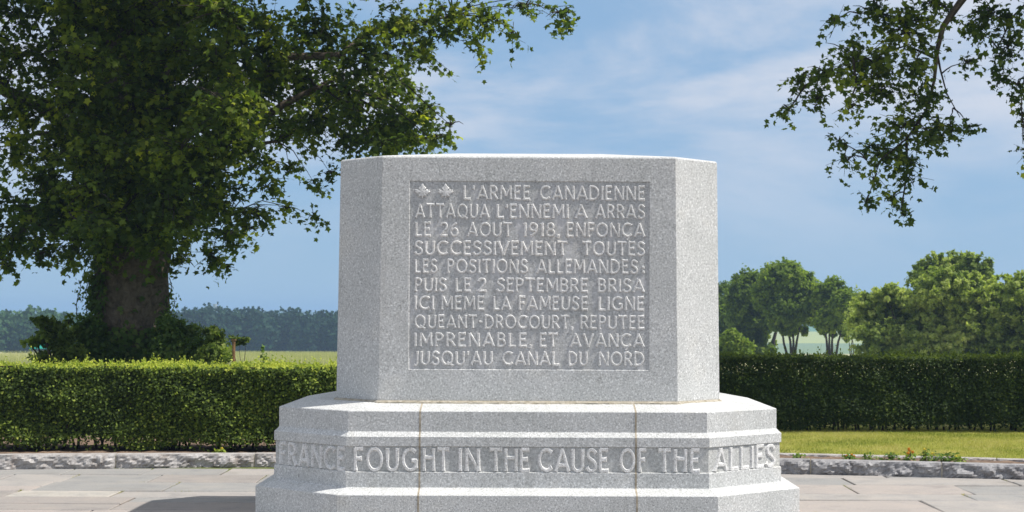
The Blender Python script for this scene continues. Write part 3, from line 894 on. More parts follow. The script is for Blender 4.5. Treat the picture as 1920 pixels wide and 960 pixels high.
# ------------------------------------------------------------------ hedges
from mathutils import noise as mnoise
def hedge(label, x0, x1, y0, depth, z0, z1, nfront, ntop, m, leaf, shoots, core=True, inner=0):
    h = root('hedge', ((x0 + x1) / 2, y0 + depth / 2, z0), label, 'hedge', 'clipped hedges behind the memorial')
    def relief(u, v): return 0.05 * mnoise.noise(Vector((u * 2.2, v * 3, 3.3))) + 0.02 * mnoise.noise(Vector((u * 7, v * 7, 8)))
    # front
    u = rng.uniform(x0, x1, nfront); v = rng.uniform(z0 + .03, z1, nfront)
    dz = np.array([relief(a, b_) for a, b_ in zip(u[::1], v[::1])])
    dd = rng.exponential(0.05, nfront) - .02
    pos = np.stack([u, y0 + dz * 1.3 + dd, v], -1)
    nr = np.stack([rng.normal(.1, .6, nfront), rng.normal(-.8, .4, nfront), rng.normal(.55, .5, nfront)], -1)
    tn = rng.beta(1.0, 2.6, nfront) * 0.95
    # patches thin at the bottom, baring soil
    keep = (v > z0 + .09 + .13 * np.array([mnoise.noise(Vector((a * 1.7, 0, 5))) for a in u])) | (rng.random(nfront) < .12)
    # top
    u2 = rng.uniform(x0, x1, ntop); w2 = rng.uniform(0, depth, ntop)
    z2 = z1 + np.array([relief(a, b_) for a, b_ in zip(u2, w2)]) - rng.exponential(0.02, ntop)
    pos2 = np.stack([u2, y0 + w2, z2], -1)
    nr2 = rng.normal(size=(ntop, 3)) * .6 + np.array([0, -.2, 1])
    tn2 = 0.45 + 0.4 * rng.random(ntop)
    ps, ns, ts = [pos[keep], pos2], [nr[keep], nr2], [tn[keep], tn2]
    if inner:
        pi = np.stack([rng.uniform(x0, x1, inner), y0 + rng.uniform(.05, depth, inner), rng.uniform(z0 + .05, z1, inner)], -1)
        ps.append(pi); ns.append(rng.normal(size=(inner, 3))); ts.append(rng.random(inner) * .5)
    pos, nr, tn = np.concatenate(ps), np.concatenate(ns), np.concatenate(ts)
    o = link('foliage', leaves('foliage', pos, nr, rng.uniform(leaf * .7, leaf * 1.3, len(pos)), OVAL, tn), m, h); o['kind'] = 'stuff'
    # upright new shoots
    if shoots:
        us_ = rng.uniform(x0, x1, shoots); w3 = rng.uniform(0, depth, shoots)
        hh = rng.gamma(1.3, 0.022, shoots) + .01
        base = np.stack([us_, y0 + w3, z1 - .01 + np.array([relief(a, b_) for a, b_ in zip(us_, w3)])], -1)
        k = 6
        f_ = np.tile(np.linspace(0.1, 1, k), shoots)
        pp = np.repeat(base, k, 0); pp[:, 2] += f_ * np.repeat(hh, k); pp[:, :2] += rng.normal(0, .006, (len(pp), 2))
        nn = rng.normal(size=(len(pp), 3)); nn[:, 2] *= .5
        o = link('new_shoots', leaves('new_shoots', pp, nn, rng.uniform(leaf * .6, leaf, len(pp)), OVAL, .72 + .3 * rng.random(len(pp))), m, h); o['kind'] = 'stuff'
    # woody stems and branches inside
    V, Fc = [], []
    x = x0
    while x < x1:
        for _ in range(3):
            bx = x + random.uniform(-.1, .1); by = y0 + depth * random.uniform(.25, .75)
            tx = bx + random.uniform(-.25, .25); ty = y0 + random.uniform(.06, depth - .05)
            tube([(bx, by, z0 - .02), ((bx * .6 + tx * .4), by, z0 + (z1 - z0) * .4), (tx, ty, z1 - .06)], [.014, .010, .004], 5, V, Fc)
        x += 0.22
    o = link('stems', py_mesh('stems', V, Fc), M['twig'], h); o['kind'] = 'stuff'
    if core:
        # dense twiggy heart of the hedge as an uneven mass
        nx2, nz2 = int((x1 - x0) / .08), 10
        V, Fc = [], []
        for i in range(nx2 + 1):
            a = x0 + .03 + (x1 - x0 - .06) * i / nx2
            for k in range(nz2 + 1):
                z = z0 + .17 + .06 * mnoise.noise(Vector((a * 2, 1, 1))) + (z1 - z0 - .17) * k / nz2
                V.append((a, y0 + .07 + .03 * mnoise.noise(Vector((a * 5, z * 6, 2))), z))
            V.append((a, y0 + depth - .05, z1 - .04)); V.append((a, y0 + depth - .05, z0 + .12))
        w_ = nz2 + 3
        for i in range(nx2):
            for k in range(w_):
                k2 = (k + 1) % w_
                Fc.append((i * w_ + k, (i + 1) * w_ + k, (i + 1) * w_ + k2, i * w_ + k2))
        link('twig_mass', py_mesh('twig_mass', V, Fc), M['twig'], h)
    return h
hedge('long clipped sunlit hedge with yellow-green tips, left of the memorial', -9.0, -0.2, 16.1, 0.75, 0.10, 0.945, 100000, 26000, M['hedge'], 0.033, 2600)
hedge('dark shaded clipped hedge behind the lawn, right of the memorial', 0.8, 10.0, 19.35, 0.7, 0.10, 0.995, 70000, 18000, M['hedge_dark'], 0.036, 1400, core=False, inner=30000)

# ------------------------------------------------------------------ broad trees
def bez(a, b, sag, n=7):
    a, b = Vector(a), Vector(b)
    pts = []
    for i in range(n):
        t_ = i / (n - 1)
        p = a.lerp(b, t_); p.z += sag * math.sin(math.pi * t_)
        p += Vector((random.uniform(-1, 1), random.uniform(-1, 1), random.uniform(-1, 1))) * 0.03 * (b - a).length * math.sin(math.pi * t_)
        pts.append(p)
    return pts
def crown_leaves(blobs, leaf, dens, tint_shift=0.0, up=0.7):
    """blobs: (centre, (rx, ry, rz), weight, direction out). Leaves sit in sprays along short twigs."""
    allp, alln, allt, tw = [], [], [], []
    for c, rr, wgt in blobs:
        vol = rr[0] * rr[1] * rr[2]
        ns = max(3, int(dens * wgt * (rr[0] * rr[2] + rr[0] * rr[1]) * 0.5))
        d = unit(rng.normal(size=(ns, 3)))
        rad = rng.random(ns) ** 0.45
        cen = np.array(c) + d * rad[:, None] * np.array(rr)
        out = unit(d * np.array([1, 1, .5]) + np.array([0, 0, -.25]) + rng.normal(0, .35, (ns, 3)))
        k = 13
        L_ = rng.uniform(.22, .5, ns)
        f_ = np.linspace(-.5, .5, k)
        pp = cen[:, None] + out[:, None] * (f_[None, :, None] * L_[:, None, None])
        pp[:, :, 2] -= (f_[None, :] + .5) ** 2 * L_[:, None] * .25
        pp = pp + rng.normal(0, .045, pp.shape)
        allp.append(pp.reshape(-1, 3))
        nn = rng.normal(size=(ns * k, 3)) * .62 + np.array([0, -.12, up]) + np.repeat(out, k, 0) * .25
        alln.append(nn)
        allt.append(np.repeat(rng.normal(.36 + tint_shift, .20, ns), k) + rng.normal(0, .10, ns * k))
        tw.append(np.stack([cen - out * L_[:, None] * .55, cen + out * L_[:, None] * .4], 1))
    pos, nr, tn = np.concatenate(allp), np.concatenate(alln), np.concatenate(allt)
    return pos, nr, np.clip(tn, 0, 1), np.concatenate(tw)
def twig_mesh(name, tw, r=0.006):
    """thin three-sided twigs"""
    n = len(tw)
    a, b = tw[:, 0], tw[:, 1]
    d = unit(b - a)
    x = unit(np.cross(d, np.array([.3, .2, 1.0]))); y = np.cross(d, x)
    V = []
    for p, s in ((a, 1.0), (b, .35)):
        for k in range(3):
            an = 2 * math.pi * k / 3
            V.append(p + (x * math.cos(an) + y * math.sin(an)) * r * s)
    V = np.stack(V, 1).reshape(-1, 3)
    Fq = np.array([(0, 1, 4, 3), (1, 2, 5, 4), (2, 0, 3, 5)])
    Fa = Fq[None] + (np.arange(n) * 6)[:, None, None]
    return arr_mesh(name, V, Fa.reshape(-1, 4))

def px_blob(px, py, rx, ry, Y, w=1.0, ry_depth=None):
    s = Y / 3000
    c = P(px, py, Y)
    return (tuple(c), (rx * s, (ry_depth or (rx + ry) / 2 * s), ry * s), w)

def broad_tree(name, label, base, trunk_pts, trunk_r, mains, blobs, leaf, dens, limb_r=0.16, cat='tree', group=None, tint=0.0, extra=()):
    tr = root(name, base, label, cat, group)
    # trunk with fluted, swelling foot
    V, Fc = [], []
    sides = 30; rings = 46
    tp = [Vector(p) for p in trunk_pts]
    def at(t_):
        k = t_ * (len(tp) - 1); i = min(len(tp) - 2, int(k)); return tp[i].lerp(tp[i + 1], k - i)
    for j in range(rings + 1):
        t_ = j / rings; c = at(t_)
        kk = t_ * (len(trunk_r) - 1); i = min(len(trunk_r) - 2, int(kk)); r = trunk_r[i] + (trunk_r[i + 1] - trunk_r[i]) * (kk - i)
        for k in range(sides):
            an = 2 * math.pi * k / sides
            rr = r * (1 + .07 * math.sin(5 * an + 1 + t_ * 2) + .04 * math.sin(9 * an + t_ * 3) + .05 * mnoise.noise(Vector((math.cos(an) * 2, math.sin(an) * 2, c.z * 1.5))) + .03 * random.uniform(-1, 1))
            V.append((c.x + math.cos(an) * rr, c.y + math.sin(an) * rr, c.z))
    for j in range(rings):
        for k in range(sides):
            k2 = (k + 1) % sides
            Fc.append((j * sides + k, j * sides + k2, (j + 1) * sides + k2, (j + 1) * sides + k))
    link('trunk', py_mesh('trunk', V, Fc, True), M['bark'], tr)
    paths = []
    for (t0, end, r0, sag) in mains:
        a = at(t0)
        pts = bez(a, end, sag, 9)
        rs = [r0 * (1 - .85 * i / 8) for i in range(9)]
        V, Fc = tube(pts, rs, 9, bump=.04)
        link('limb', py_mesh('limb', V, Fc, True), M['bark'], tr)
        paths += [(p, r) for p, r in zip(pts[2:], rs[2:])]
    paths += list(extra)
    # side branches out to every mass of leaves
    V, Fc = [], []
    for c, rr, w in blobs:
        cv = Vector(c)
        near = sorted(paths, key=lambda q_: (q_[0] - cv).length + (0.6 if q_[0].z > cv.z + 1 else 0))[0]
        r0 = min(near[1] * .6, .012 + .018 * (near[0] - cv).length)
        tube(bez(near[0], cv, .12 * (near[0] - cv).length, 6), [r0 * (1 - .75 * i / 5) for i in range(6)], 5, V, Fc)
        for _ in range(5):
            d = Vector((random.uniform(-1, 1), random.uniform(-1, 1), random.uniform(-.8, .8)))
            e_ = cv + Vector((d.x * rr[0], d.y * rr[1], d.z * rr[2]))
            tube(bez(cv, e_, .05, 4), [.012, .009, .006, .003], 4, V, Fc)
    o = link('branches', py_mesh('branches', V, Fc), M['twig'], tr); o['kind'] = 'stuff'
    pos, nr, tn, tw = crown_leaves(blobs, leaf, dens, tint)
    o = link('twigs', twig_mesh('twigs', tw), M['twig'], tr); o['kind'] = 'stuff'
    o = link('crown', leaves('crown', pos, nr, rng.uniform(leaf * .7, leaf * 1.3, len(pos)), MAPLE, tn, droop=.35), M['maple'], tr); o['kind'] = 'stuff'
    return tr, len(pos)

# ---- the old maple on the left
TY = 24.0
LB = []
def LBadd(lst, w=1.0, dy=0.0, dr=None):
    for a in lst:
        px, py, rx, ry = a[:4]
        LB.append(px_blob(px, py, rx, ry, TY + dy + random.uniform(-1.2, 1.2), w * (a[4] if len(a) > 4 else 1), dr))
# right flank, read from the outline
LBadd([(1050, 25, 35, 22, .5), (985, 10, 45, 14, .6), (1060, 45, 14, 10, .5), (905, 35, 50, 32, .7), (900, 90, 12, 22, .5), (960, 65, 10, 9, .5), (840, 40, 60, 45, .8), (800, 110, 28, 40, .6)], 1.0, -.3)
LBadd([(760, 60, 70, 60), (690, 110, 80, 70), (745, 160, 50, 45), (790, 215, 50, 28), (845, 235, 24, 12, .7), (810, 262, 40, 14, .8), (740, 235, 70, 42), (700, 268, 55, 16, .8), (660, 190, 80, 60),
        (770, 265, 60, 20), (720, 245, 60, 30), (650, 262, 50, 20, .8), (600, 60, 80, 70), (560, 150, 80, 70), (600, 220, 70, 45), (540, 240, 60, 40, .8), (620, 326, 15, 10, .8), (545, 315, 35, 18, .6), (590, 345, 14, 12, .5), (500, 80, 80, 70), (470, 180, 80, 70)], 1.0)
LBadd([(480, 300, 45, 35, .8), (440, 260, 60, 50), (500, 350, 35, 25, .6), (470, 400, 45, 30, .8), (540, 392, 22, 14, .6), (588, 408, 18, 12, .7), (430, 440, 45, 25, .8), (400, 380, 60, 50), (395, 480, 38, 26, .8), (340, 490, 26, 20, .8), (420, 500, 18, 10, .6), (350, 430, 50, 45), (470, 430, 22, 12, .6), (375, 330, 60, 50)], 1.0, -.2)
# heart of the crown
LBadd([(x_, y_, 85, 65, (.6 if x_ < 100 else 1.1)) for x_ in (30, 130, 230, 330, 420) for y_ in (20, 110, 200)], 1.0, 0)
LBadd([(x_, y_, 80, 60, 1.1) for x_ in (150, 240, 330) for y_ in (290, 370)], 1.0, -.8)
LBadd([(150, 450, 55, 35, .9), (215, 440, 60, 50, 1.0), (280, 430, 60, 50, 1.0), (190, 485, 25, 18, .6)], 1.0, -1.0)
LBadd([(x_ + random.uniform(-15, 15), y_ + random.uniform(-15, 15), 70, 55, .9) for x_ in (150, 240, 330, 420) for y_ in (20, 110, 200, 290)], 1.0, -2.6)
LBadd([(x_, y_, 60, 45, .9) for x_, y_ in ((170, 360), (240, 350), (310, 370), (200, 420), (270, 430), (330, 410), (140, 400))], 1.0, -2.0)
# left side, thinner low down
LBadd([(30, 290, 60, 50, .9), (80, 340, 55, 40, .8), (20, 380, 50, 30, .6), (90, 420, 60, 35, .8), (30, 450, 60, 26, .8), (-20, 490, 50, 22, .8), (100, 470, 40, 16, .7), (130, 490, 12, 8, .6), (15, 500, 25, 10, .7), (60, 460, 30, 12, .7), (45, 400, 60, 30, .7), (110, 390, 50, 35, .8), (10, 470, 45, 20, .8), (70, 480, 30, 12, .7), (-10, 430, 50, 30, .8)], 1.0, -.4)
# the crown beyond the picture: above and to the left
for _ in range(120):
    d = unit(rng.normal(size=(1, 3)))[0]
    r_ = rng.random() ** .4
    c = np.array([-6.3, TY, 8.6]) + d * r_ * np.array([6.3, 5.6, 6.2])
    pxx = 990.5 + c[0] / c[1] * 3000; pyy = 590 - (c[2] - EYE) / c[1] * 3000
    if (pyy > -75 and pxx > -70) or c[2] < 2.6: continue
    if pxx > 950 and pyy > -250: continue
    LB.append((tuple(c), (1.1, 1.1, .8), .30))
for _ in range(70):  # more unseen leaf masses, added to shade the visible crown
    c = np.array([rng.uniform(-8, -1.2), rng.uniform(19.8, 25.5), rng.uniform(7.0, 12.0)])
    if 990.5 + c[0] / c[1] * 3000 > 900 and c[2] < 8: continue
    if 590 - (c[2] - 1.2 - EYE) / c[1] * 3000 > -20: continue
    LB.append((tuple(c), (1.1, 1.0, .7), .45))
tb = P(243, 690, TY)
trunk_pts = [(tb.x + .0, TY, -.05), (tb.x - .02, TY, .5), (tb.x + .0, TY, 1.2), (tb.x + .02, TY, 2.2), (tb.x + .04, TY, 3.2), (tb.x + .05, TY, 4.6), (tb.x + .02, TY, 6.5), (tb.x - .1, TY, 9.5)]
trunk_r = [.62, .53, .50, .52, .60, .46, .34, .16]
mains = [(.52, P(520, 265, TY + .3), .13, .25), (.55, P(700, 130, TY + .8), .12, .35), (.62, P(850, 30, TY + .2), .11, .4), (.50, P(430, 400, TY - .5), .12, .3), (.5, P(60, 250, TY), .18, .5),
         (.46, P(30, 430, TY - .6), .13, .5), (.6, P(350, 60, TY - 1.5), .15, .2), (.7, P(150, -100, TY + .5), .18, .2), (.7, P(600, -300, TY), .16, .2), (.6, P(-200, 100, TY), .16, .5), (.6, P(330, 180, TY - 1.6), .08, .5), (.75, (tb.x + 2, TY - 2.5, 10), .12, .1), (.75, (tb.x - 3, TY + 2, 10), .12, .1), (.6, (tb.x, TY + 4, 7), .14, .1)]
tr1, n1 = broad_tree('maple_tree', 'huge dark old maple with a thick ivied trunk behind the left hedge', (tb.x, TY, 0), trunk_pts, trunk_r, mains, LB, .085, 190)
print('left tree leaves', n1)

# ---- the tree on the right whose branches hang into the picture
RY = 21.5
RB = []
def RBadd(lst, w=1.0):
    for a in lst: RB.append(px_blob(a[0], a[1], a[2], a[3], RY + random.uniform(-.5, .5), w * (a[4] if len(a) > 4 else 1)))
RBadd([(1500, 150, 34, 26), (1550, 140, 42, 26), (1478, 207, 20, 12), (1530, 185, 36, 16), (1565, 40, 22, 9, .8), (1600, 105, 50, 45), (1640, 30, 60, 30, .9), (1700, 60, 70, 55), (1640, 120, 50, 40), (1715, 130, 45, 50), (1650, 175, 45, 30), (1590, 205, 30, 16),
       (1730, 190, 35, 35), (1690, 240, 55, 40), (1740, 250, 40, 28), (1780, 240, 32, 14), (1815, 240, 16, 9), (1650, 290, 50, 30), (1588, 302, 32, 12), (1574, 268, 15, 12), (1690, 305, 45, 26), (1640, 340, 22, 22), (1700, 335, 28, 20), (1624, 385, 9, 24, .9), (1692, 402, 14, 9, .9), (1672, 372, 16, 13, .8), (1600, 150, 30, 20)], 1.0)
RBadd([(1860, 25, 60, 40), (1835, 65, 28, 20), (1890, 90, 36, 34), (1812, 118, 16, 10), (1872, 148, 12, 13), (1908, 160, 22, 20), (1915, 215, 10, 10), (1925, 285, 12, 12), (1950, 60, 40, 60), (1760, 10, 50, 20, .8)], 1.0)
RX = 11.5
for _ in range(230):
    d = unit(rng.normal(size=(1, 3)))[0]
    r_ = rng.random() ** .4
    c = np.array([RX - 1.0, 21.6, 8.2]) + d * r_ * np.array([6.6, 5.3, 5.2])
    pxx = 990.5 + c[0] / c[1] * 3000; pyy = 590 - (c[2] - EYE) / c[1] * 3000
    m_ = 1.0 / c[1] * 3000
    if pxx - m_ * .9 < 1930 and pyy + m_ * .7 > -5: continue
    if pxx < 1480: continue
    # the lawn and the memorial stand in the sun
    gx, gy = c[0] - c[2] * .70, c[1] + c[2] * .188
    if gy < 19.35 + .95: continue
    RB.append((tuple(c), (1.0, .85, .8), .55))
EXTRA = []
for pts in ([(1850, -60), (1800, 5), (1768, 50), (1757, 95), (1752, 150), (1738, 205)], [(1755, 110), (1700, 85), (1640, 105), (1560, 130), (1510, 160)], [(1765, 60), (1700, 40), (1640, 20), (1580, 30)],
            [(1738, 205), (1700, 260), (1650, 300), (1640, 340), (1625, 380)], [(1757, 100), (1775, 175), (1800, 230)], [(1700, 260), (1700, 330), (1690, 390)], [(1650, 300), (1600, 300)], [(1600, 110), (1605, 160), (1590, 200)],
            [(1960, -30), (1900, 30), (1870, 90), (1860, 140)], [(1960, -30), (1930, 90), (1915, 180), (1918, 270)]):
    for a_, b_ in zip(pts[:-1], pts[1:]):
        for f_ in (0, .5): EXTRA.append((P(a_[0] + (b_[0] - a_[0]) * f_, a_[1] + (b_[1] - a_[1]) * f_, RY), .02))
tp2 = [(RX, 22, -.05), (RX, 22, 1.5), (RX - .1, 22, 4), (RX - .2, 22, 7), (RX - .3, 22, 10.5)]
mains2 = [(.6, P(1850, -60, RY), .12, 1.2), (.5, P(2010, 20, RY), .11, .8), (.7, (RX - 5, 21, 9.5), .14, .5), (.6, (RX - 1, 18.5, 7.5), .14, .4), (.7, (RX + 3, 23, 9), .14, .4), (.6, (RX, 25.5, 8), .14, .3), (.65, (RX - 4, 19, 8), .13, .5)]
tr2, n2 = broad_tree('maple_tree', 'maple at the right whose hanging branches reach in from the upper right corner', (RX, 22, 0), tp2, [.55, .42, .38, .3, .12], mains2, RB, .078, 165, tint=.0, extra=EXTRA)
# the bare hanging bough
V, Fc = tube(smooth3 := [P(1850, -60, RY), P(1800, 5, RY), P(1768, 50, RY), P(1757, 95, RY), P(1752, 150, RY), P(1738, 205, RY)], [.06, .05, .04, .032, .022, .01], 7)
link('limb', py_mesh('limb', V, Fc, True), M['bark'], tr2)
V, Fc = [], []
for pts in ([(1755, 110), (1700, 85), (1640, 105), (1560, 130)], [(1757, 100), (1763, 130), (1775, 175), (1800, 220)], [(1765, 60), (1700, 40), (1640, 20)], [(1738, 205), (1700, 260), (1650, 300), (1625, 380)], [(1600, 110), (1605, 160), (1590, 200)], [(1560, 130), (1510, 160), (1480, 205)], [(1700, 260), (1700, 330), (1690, 390)], [(1960, -30), (1900, 30), (1870, 90), (1860, 140)], [(1960, -30), (1930, 90), (1915, 180), (1918, 270)]):
    tube([P(x, y, RY) for x, y in pts], [.02, .014, .009, .005][:len(pts)], 5, V, Fc)
o = link('hanging_twigs', py_mesh('hanging_twigs', V, Fc), M['twig'], tr2); o['kind'] = 'stuff'
print('right tree leaves', n2)

# ---- ivy on the left trunk
ivy = root('ivy', (tb.x, TY - .5, .09), 'ivy climbing the thick trunk of the left maple', 'ivy')
n = 5200
an = rng.uniform(np.pi * .95, np.pi * 2.05, n)
zz = np.concatenate([rng.uniform(.5, 2.1, n // 2), rng.uniform(1.6, 4.6, n - n // 2)])
wgt = np.where(an < np.pi * 1.36, np.where((zz > 1.2) & (zz < 2.5), .45, 1.0), np.where(zz < 1.3, .8, np.where(zz > 2.9, .6, .03)))
k = rng.random(n) < wgt
an, zz = an[k], zz[k]
rr = np.interp(zz, [0, .5, 1.2, 2.2, 3.2, 4.6], [.62, .53, .50, .52, .60, .46]) + .03 + rng.exponential(.05, len(zz))
pos = np.stack([tb.x + np.cos(an) * rr, TY + np.sin(an) * rr, zz], -1)
nr = np.stack([np.cos(an), np.sin(an) * 1.0, np.full(len(an), .5)], -1) + rng.normal(0, .4, (len(an), 3))
o = link('ivy_leaves', leaves('ivy_leaves', pos, nr, rng.uniform(.05, .11, len(pos)), MAPLE, rng.beta(2, 3, len(pos)), droop=.5), M['ivy'], ivy); o['kind'] = 'stuff'
V, Fc = [], []
pts_l, nrm_l = [], []
for (x, y0_, y1_) in ((147, 600, 525), (163, 610, 516), (172, 600, 560), (318, 590, 520), (325, 600, 560), (313, 590, 555)):
    pp = [P(x + random.uniform(-4, 4) + (y0_ - y) * random.uniform(-.05, .05), y, TY - .1) for y in np.linspace(y0_, y1_, 7)]
    tube(pp, [.006] * 7, 4, V, Fc)
    for p in pp:
        for _ in range(4):
            pts_l.append(tuple(p + Vector((random.gauss(0, .05), random.gauss(0, .05), random.gauss(0, .04)))))
link('trailing_stems', py_mesh('trailing_stems', V, Fc), M['twig'], ivy)['kind'] = 'stuff'
pts_l = np.array(pts_l)
o = link('trailing_leaves', leaves('trailing_leaves', pts_l, rng.normal(size=pts_l.shape), rng.uniform(.04, .08, len(pts_l)), OVAL, rng.random(len(pts_l)) * .6), M['ivy'], ivy); o['kind'] = 'stuff'

# ------------------------------------------------------------------ shrubs and small trees made of leaf masses
def leafy(name, label, cat, base, blobs, leaf, count, m, tmpl=DIAM, stems=None, group=None, tint=.4, up=.4, shell=.45, stem_r=.03, part='foliage', droop=None, spread=.16, sprig=0.0, clump=26):
    r_ = root(name, base, label, cat, group)
    ar = np.array([b_[1][0] * b_[1][2] * b_[2] for b_ in blobs]); ar = ar / ar.sum()
    ps, ns, ts = [], [], []
    for (c, rad, w), a in zip(blobs, ar):
        k = max(8, int(count * a))
        d = unit(rng.normal(size=(k, 3)))
        # lumpy shell: clumps of leaves at random directions
        ncl = max(4, k // clump)
        cd = unit(rng.normal(size=(ncl, 3))); cr_ = shell + (1 - shell) * rng.random(ncl) ** .5
        ci = rng.integers(0, ncl, k)
        sp = rng.random(k) * sprig
        tip = unit(cd + rng.normal(0, .35, cd.shape) + np.array([0, 0, .45]))
        p = cd[ci] * cr_[ci][:, None] * (1 - sprig * .4) + tip[ci] * sp[:, None] + rng.normal(0, spread, (k, 3)) * (1.15 - sp[:, None])
        ps.append(np.array(c) + p * np.array(rad))
        ns.append(cd[ci] * .6 + rng.normal(0, .6, (k, 3)) + np.array([0, 0, up]))
        ts.append(tint + rng.normal(0, .12, ncl)[ci] + rng.normal(0, .08, k))
    pos, nr, tn = np.concatenate(ps), np.concatenate(ns), np.clip(np.concatenate(ts), 0, 1)
    o = link(part, leaves(part, pos, nr, rng.uniform(leaf * .65, leaf * 1.35, len(pos)), tmpl, tn, droop=droop), m, r_); o['kind'] = 'stuff'
    V, Fc = [], []
    for st_ in (stems or []):
        tube(st_[0], st_[1], 7, V, Fc, bump=.05)
    for c, rad, w in blobs:
        b0 = Vector(base) + Vector((random.uniform(-.1, .1) * rad[0], random.uniform(-.2, .2), .0))
        if stems: b0 = Vector(stems[random.randrange(len(stems))][0][-1])
        tube(bez(b0, c, .1, 5), [stem_r * (1 - .7 * i / 4) for i in range(5)], 5, V, Fc)
    link('trunk' if cat == 'tree' else 'stems', py_mesh('stems', V, Fc), M['twig'], r_)
    return r_
def gz(x, y): return float(ground_z(x, y))
def B(lst, Y, dj=.4):
    return [px_blob(a[0], a[1], a[2], a[3], Y + random.uniform(-dj, dj), a[4] if len(a) > 4 else 1) for a in lst]

# undergrowth at the foot of the maple
p = P(105, 680, 22.9)
leafy('spiky_shrub', 'spreading leafy shrub left of the maple trunk with a pale sunlit top', 'shrub', (p.x, 22.9, .09),
      B([(84, 604, 18, 8), (100, 615, 18, 9), (88, 626, 12, 8), (70, 640, 16, 5), (55, 643, 9, 4, .7), (92, 640, 12, 6, .7), (118, 632, 16, 12), (112, 652, 16, 10), (85, 668, 16, 7, .7), (103, 676, 30, 8), (140, 660, 22, 12, .8), (140, 680, 20, 10), (145, 620, 9, 10, .5), (62, 672, 8, 5, .4), (130, 600, 7, 8, .4)], 22.9, .15), .085, 2700, M['shrub'], OVAL, tint=.22, shell=.2, sprig=.5, clump=14)
p = P(170, 680, 23.0)
leafy('undergrowth_bush', 'dark green bush against the left foot of the maple trunk', 'shrub', (p.x, 23.2, .09),
      B([(165, 620, 22, 25), (175, 655, 35, 25), (160, 685, 45, 22), (205, 678, 30, 22), (250, 692, 60, 16)], 23.2, .2), .07, 6000, M['ivy'], OVAL, tint=.5, shell=.2)
p = P(340, 680, 23.0)
leafy('undergrowth_bush', 'broad green bush at the right foot of the maple trunk', 'shrub', (p.x, 23.1, .09),
      B([(320, 615, 22, 28), (350, 630, 30, 22), (330, 660, 50, 28), (300, 676, 34, 20), (380, 655, 32, 25), (340, 690, 70, 20), (305, 640, 18, 30, .7)], 23.1, .2), .07, 7500, M['ivy'], OVAL, tint=.58, shell=.2)
p = P(408, 680, 22.6)
leafy('undergrowth_bush', 'bush with pale sunlit leaf tips between the maple and the wooden post', 'shrub', (p.x, 22.6, .09),
      B([(400, 625, 18, 10), (408, 645, 20, 18), (400, 670, 28, 20), (425, 665, 10, 10, .6), (390, 690, 40, 16)], 22.6, .15), .07, 3200, M['shrub'], OVAL, tint=.3, shell=.2)
# wooden post with a bent twig
p = P(438, 690, 21.0)
post = root('wooden_post', (p.x, 21.0, .09), 'small weathered brown wooden post showing above the left hedge', 'post')
bm = bmesh.new(); bmesh.ops.create_cone(bm, cap_ends=True, segments=10, radius1=.024, radius2=.021, depth=1.05)
for v in bm.verts: v.co += Vector((p.x, 21.0, .09 + .525)); v.co.x += random.uniform(-.002, .002)
me = bpy.data.meshes.new('post_shaft'); bm.to_mesh(me); bm.free()
link('post_shaft', me, M['postwood'], post)
bm = bmesh.new(); bmesh.ops.create_cube(bm, size=1)
for v in bm.verts: v.co = Vector((p.x + v.co.x * .06, 21.0 + v.co.y * .06, 1.152 + v.co.z * .018))
me = bpy.data.meshes.new('post_cap'); bm.to_mesh(me); bm.free()
link('post_cap', me, M['postwood'], post)
p2 = P(455, 690, 22)
leafy('sapling', 'dark twiggy sapling leaning out beside the wooden post', 'sapling', (p2.x, 22, .09), B([(448, 639, 13, 5), (462, 636, 8, 4, .6), (436, 634, 6, 5, .5)], 22, .05), .05, 260, M['shrub'], OVAL, tint=.25, stem_r=.008)
for i, (x_, t_) in enumerate(((492, 648), (498, 660))):
    p2 = P(x_, 690, 20)
    leafy('tall_weed', ('thin upright weed poking above the left hedge' if i == 0 else 'shorter weed beside the thin upright one above the left hedge'), 'weed', (p2.x, 20, .09), B([(x_, t_ + 10, 3, 10), (x_, t_ + 28, 5, 10)], 20, .02), .03, 120, M['weed'], OVAL, tint=.4, stem_r=.005)

# right background: round-headed trees at 105 m
FY = 105.0
def stems_px(lst, Y, r):
    out = []
    for pts in lst:
        out.append(([P(x, y, Y) for x, y in pts], [r * (1 - .45 * i / (len(pts) - 1)) for i in range(len(pts))]))
    return out
def far_tree(label, bl, st_, Y, count, leaf, tint, m='farleaf', basepx=None, r=.14):
    x_ = basepx or (bl[0][0], 668)
    b0 = P(x_[0], x_[1], Y); b0.z = gz(b0.x, Y)
    return leafy('round_headed_tree', label, 'tree', tuple(b0), B(bl, Y, 1.2), leaf, count, M[m], TUFT, stems=stems_px(st_, Y, r), tint=tint, up=.5, shell=.5, stem_r=.07, part='crown', group='round-headed trees in the field', sprig=.3, spread=.11, clump=60)
far_tree('low dark tree half hidden behind the right edge of the memorial', [(1352, 570, 30, 35), (1365, 600, 25, 25), (1345, 620, 30, 22)], [[(1356, 672), (1354, 600)]], FY + 12, 9000, .2, .30)
far_tree('rounded dark green tree nearest the memorial on the right', [(1410, 545, 36, 34), (1388, 565, 26, 34), (1420, 580, 40, 35), (1390, 600, 26, 18), (1440, 600, 26, 18), (1425, 628, 22, 16), (1400, 625, 26, 20), (1440, 640, 14, 12, .6), (1420, 655, 30, 14)], [[(1436, 676), (1434, 640), (1432, 600)], [(1418, 676), (1412, 630), (1405, 600)], [(1448, 676), (1450, 640), (1458, 610)]], FY + 5, 26000, .2, .38, r=.17)
